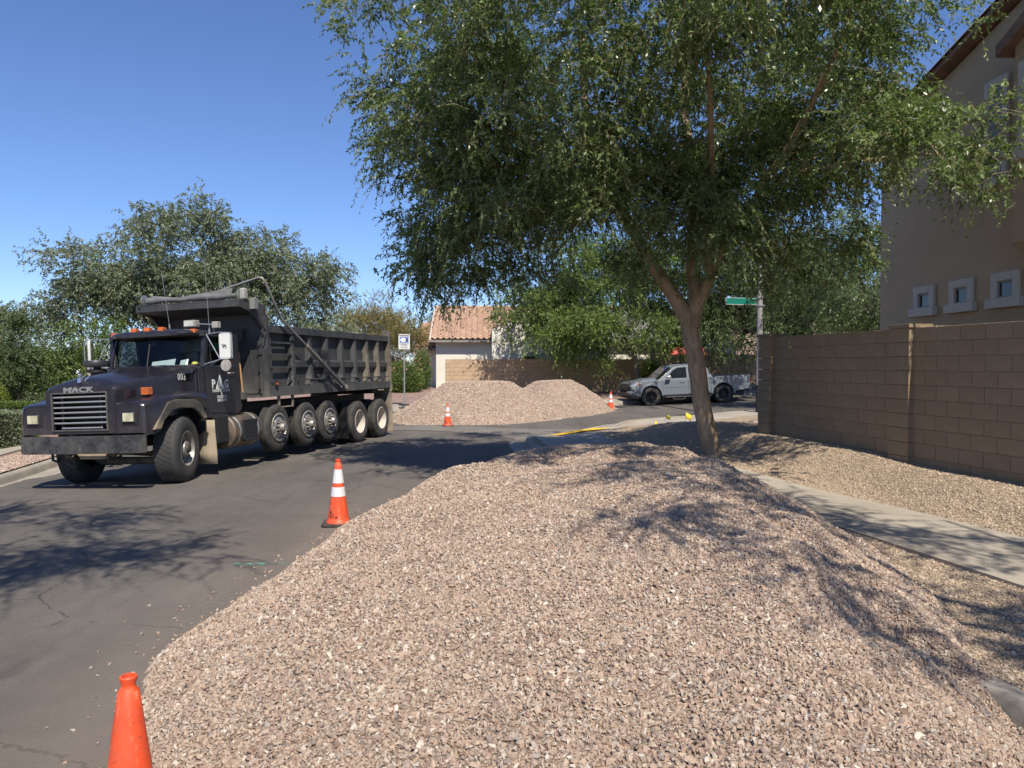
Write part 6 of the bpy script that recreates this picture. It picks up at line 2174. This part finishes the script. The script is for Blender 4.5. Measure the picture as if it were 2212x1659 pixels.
tree('dark_tree', 'dark dense tree mass behind the street light pole', (13.2, 35.6, .5),
     [([(13.2, 35.6, .2), (13.1, 35.6, 2.0), (13.0, 35.6, 2.8)], .2, .15), ([(13.0, 35.6, 2.6), (11.6, 35.4, 4.2), (10.2, 35, 5.4)], .1, .04), ([(13.0, 35.6, 2.6), (14.6, 35.4, 4.5), (15.4, 35, 6)], .1, .04)],
     [(12.4, 35.3, 5.8, 3.4, 2.2, 2.4, 180), (15.2, 35, 4.8, 2.4, 2, 2.4, 90), (10.0, 35.3, 4.9, 1.9, 1.6, 1.5, 70), (12.6, 34.8, 3.4, 3.0, 1.6, .8, 70), (16.4, 34.5, 3.2, 1.5, 1.5, 1.5, 40), (9.4, 35.6, 6.2, 1.6, 1.5, 1.3, 40), (9.7, 34.8, 3.6, 1.4, 1.0, .6, 26)],
     (BARKD, LEAF_D), leaf=(.14, .058), twigs=14, perleaf=15, tlen=(.5, 1.0), droop=.6, seed=33, lobe=(.6, .35), spread=.24, side_n=4)
tree('dark_tree', 'olive tree mass between the stucco house and the street light', (12.3, 24.5, .4),
     [([(12.3, 24.5, .2), (12.2, 24.5, 1.8), (12.1, 24.5, 2.6)], .16, .12), ([(12.1, 24.5, 2.4), (11.2, 24.4, 4), (10.8, 24.2, 5)], .09, .04)],
     [(11.6, 24.4, 5.0, 1.7, 1.6, 1.7, 85), (12.4, 24.2, 3.6, 1.7, 1.5, 1.1, 55), (10.6, 24.6, 4.2, 1.0, 1.0, .8, 22)],
     (BARKD, LEAF_A), leaf=(.10, .042), twigs=13, perleaf=16, tlen=(.4, .8), droop=.6, seed=35, spread=.2, side_n=4)
tree('dark_tree', 'shady tree standing in front of the pickup bed behind the end pier', (11.9, 29.4, .4),
     [([(11.9, 29.4, .2), (11.8, 29.4, 2.0), (11.6, 29.4, 3.2)], .14, .1), ([(11.6, 29.4, 3.0), (10.8, 29.2, 4.4), (10.2, 29.0, 5.2)], .08, .03)],
     [(10.7, 29.2, 5.4, 1.5, 1.2, 1.0, 60), (12.0, 29.0, 4.4, 1.4, 1.2, 1.2, 50), (9.5, 29.4, 6.0, .7, .7, .5, 12), (7.3, 28.2, 7.0, .5, .5, .3, 5)],
     (BARKD, LEAF_D), leaf=(.11, .045), twigs=12, perleaf=15, tlen=(.35, .7), droop=.6, seed=36, spread=.2, side_n=4)
tree('pine_tree', 'straw tipped bushy pine left of the white house', (-7.6, 44, .5),
     [([(-7.6, 44, .2), (-7.6, 44, 4)], .16, .06)],
     [(-7.2, 44, 4.2, 1.7, 1.5, 1.2, 60), (-6.6, 43.6, 3.0, 1.9, 1.4, 1.1, 60), (-8.6, 43.8, 3.6, 1.2, 1.2, .9, 26)], (BARKD, LEAF_T),
     leaf=(.16, .04), twigs=8, perleaf=16, tlen=(.4, .8), droop=.1, seed=37, spread=.3, up=.7, side_n=4)
tree('palo_verde', 'distant pale green tree on the skyline left of the white house', (-9.5, 52, .5),
     [([(-9.5, 52, .2), (-9.5, 52, 3)], .2, .1)], [(-9.3, 52, 4.3, 3.6, 2.4, 1.5, 120), (-11.2, 52, 3.6, 2.2, 2, 1.0, 40), (-7.0, 52, 3.9, 2.2, 2, 1.2, 50)], (BARKD, LEAF_B),
     leaf=(.15, .05), twigs=8, perleaf=14, tlen=(.5, 1.0), droop=.1, seed=39, spread=.4, up=.6, side_n=4)
# trees behind the viewer whose shade falls on the road and on the heap
tree('shade_tree', 'street tree beside the camera on the left whose shade lies on the road', (-7.4, .6, 0),
     [([(-7.4, .6, -.2), (-7.3, .7, 2.0), (-7.2, .8, 3.0)], .2, .16), ([(-7.2, .8, 2.8), (-5.6, 1.8, 4.8), (-3.6, 2.6, 6.5)], .12, .03), ([(-7.2, .8, 2.8), (-6.8, 2.6, 4.8), (-5.6, 4.2, 6.8)], .12, .03)],
     [(-5.0, 2.3, 6.9, 1.6, .9, .5, 54), (-6.6, 2.8, 7.0, 1.5, 1.4, .7, 50), (-3.2, 2.5, 6.8, 1.2, .42, .3, 26), (-1.9, 3.0, 6.9, .5, .15, .12, 4), (-5.0, 4.1, 7.2, 1.3, .4, .3, 22), (-3.6, 4.6, 7.3, .7, .2, .2, 5), (-5.4, 1.0, 7, 1.8, .4, .3, 12)],
     (BARKD, LEAF_A), leaf=(.078, .029), twigs=14, perleaf=20, tlen=(.35, .8), droop=.6, seed=51, lobe=(.3, .18), spread=.2, outward=.7, side_n=4)
tree('shade_tree', 'street tree beside the camera on the right whose shade lies on the heap', (6.0, -1.0, .3),
     [([(6.0, -1.0, 0), (5.9, -.9, 2.0), (5.8, -.8, 3.0)], .18, .14), ([(5.8, -.8, 2.8), (5.2, .6, 4.6), (4.4, 1.8, 6.0), (3.4, 3.0, 6.8)], .1, .02), ([(5.8, -.8, 2.8), (6.2, 1.2, 5), (6.3, 3.6, 6.8)], .1, .02), ([(5.2, .6, 4.6), (4.6, .8, 6.0), (3.6, .9, 6.8)], .06, .02)],
     [(3.6, .9, 6.3, .7, .5, .3, 12), (3.9, 2.0, 6.8, .75, .5, .35, 14), (4.6, 3.6, 7.0, .9, .7, .4, 18), (5.9, 3.6, 6.9, 1.1, .9, .6, 20), (6.2, 1.6, 6.4, 1.4, 1.0, .6, 24), (2.5, 2.2, 6.6, .35, .6, .25, 8), (5.1, .2, 6.6, .55, 1.1, .4, 26), (3.0, 3.6, 6.9, .7, .5, .3, 12),
      (4.7, .6, 5.8, .8, .7, .4, 10), (5.0, 5.0, 7.6, .7, .8, .3, 6)],
     (BARKD, LEAF_A), leaf=(.078, .029), twigs=13, perleaf=20, tlen=(.35, .75), droop=.6, seed=53, lobe=(.3, .18), spread=.2, outward=.6, side_n=4)


# ------------------------------------------------------------------ bushes
def bush(name, label, c, r_, n, lm, seed, leaf=(.06, .028), box=False, cat='bush', group=None, flowers=None, stem=True):
    r = np.random.default_rng(seed)
    root = empty(name, c, label=label, cat=cat, group=group)
    if box: q = r.uniform(-1, 1, (n, 3)); ax = r.integers(0, 3, n); q[np.arange(n), ax] = np.sign(q[np.arange(n), ax]) * r.uniform(.8, 1.0, n)
    else: q = unit(r.normal(size=(n, 3))) * (r.random((n, 1)) ** .22) * (1 + .1 * np.sin(r.normal(size=(n, 1)) * 3))
    P = q * np.array(r_) + np.array([0, 0, r_[2]])
    P = P[P[:, 2] > -.02]
    D = unit(unit(q[:len(P)]) + r.normal(0, .5, P.shape) + np.array([0, 0, .3])); S_ = unit(np.cross(D, r.normal(size=P.shape)))
    sz = r.uniform(.7, 1.3, len(P))
    tint = np.clip(r.normal(.5, .22, len(P)), 0, 1)
    link('foliage', leaf_mesh('foliage', P, D, S_, leaf[0] * sz, leaf[1] * sz, tint, lm, .15), parent=root, kind='stuff')
    mb = MB()
    for i in range(7):
        a = r.uniform(0, 6.28); k = r.uniform(.3, .8)
        mb.tube([(0, 0, -.05), (r_[0] * k * .4 * math.cos(a), r_[1] * k * .4 * math.sin(a), r_[2] * .8), (r_[0] * k * math.cos(a), r_[1] * k * math.sin(a), r_[2] * 1.6)], [.025, .018, .006], 5)
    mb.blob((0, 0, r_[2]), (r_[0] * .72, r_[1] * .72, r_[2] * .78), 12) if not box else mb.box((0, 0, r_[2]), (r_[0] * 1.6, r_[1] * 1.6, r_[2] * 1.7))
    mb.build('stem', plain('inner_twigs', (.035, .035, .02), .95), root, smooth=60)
    if flowers:
        k = r.choice(len(P), min(len(P), 260))
        k = k[P[k][:, 2] > r_[2] * 1.2]
        link('flower_heads', leaf_mesh('flower_heads', P[k] * 1.04, D[k], S_[k], np.full(len(k), .11), np.full(len(k), .07), tint[k], flowers, .2), parent=root, kind='stuff')
    return root


FLW = plain('dusty_pink_flower', (.50, .16, .15), .7, var=.3)
bush('flowering_bush', 'green bush with dusty pink blooms between the sign and the white house', (-5.3, 37.6, .42), (.95, .8, .85), 9000, LEAF_C, 61, (.085, .04), flowers=FLW)
bush('flowering_bush', 'taller leggy green bush against the corner of the white house', (-4.55, 38.9, .45), (.5, .5, 1.15), 5000, LEAF_C, 62, (.085, .035), flowers=FLW)
bush('dark_shrub', 'dull reddish shrub in shade behind the sign post', (-6.5, 39.8, .45), (1.1, .8, 1.1), 8000, leaf_mat('maroon_leaf', (.05, .035, .025), (.09, .055, .04), (.14, .09, .06)), 63, (.09, .04))
bush('clipped_hedge', 'yellow green clipped bush left of the truck headlight', (-13.9, 20.2, float(left_h(-13.9, 20.2))), (.62, .55, .72), 9000, LEAF_Y, 64, (.05, .026))
bush('clipped_hedge', 'square clipped hedge block beside the truck fender', (-12.75, 19.2, float(left_h(-12.75, 19.2))), (.62, .6, .48), 11000, LEAF_C, 65, (.05, .026), box=True)
bush('clipped_hedge', 'brownish low hedge block cut by the front fender', (-11.9, 17.6, float(left_h(-11.9, 17.6))), (.45, .5, .42), 9000, LEAF_B, 66, (.045, .022), box=True)
bush('clipped_hedge', 'yellowish round bush at the left picture edge', (-14.2, 18.6, float(left_h(-14.2, 18.6))), (.7, .6, .55), 8000, LEAF_Y, 67, (.05, .026))
bush('wall_shrub', 'yellow green shrub against the far wall left of the pickup cab', (6.7, 37.2, .5), (.55, .4, .85), 3500, LEAF_Y, 68, (.085, .04))
bush('thin_shrub', 'sparse shrub poking over the tan far wall', (.9, 39.3, 1.0), (.75, .4, .80), 900, LEAF_C, 69, (.09, .04))
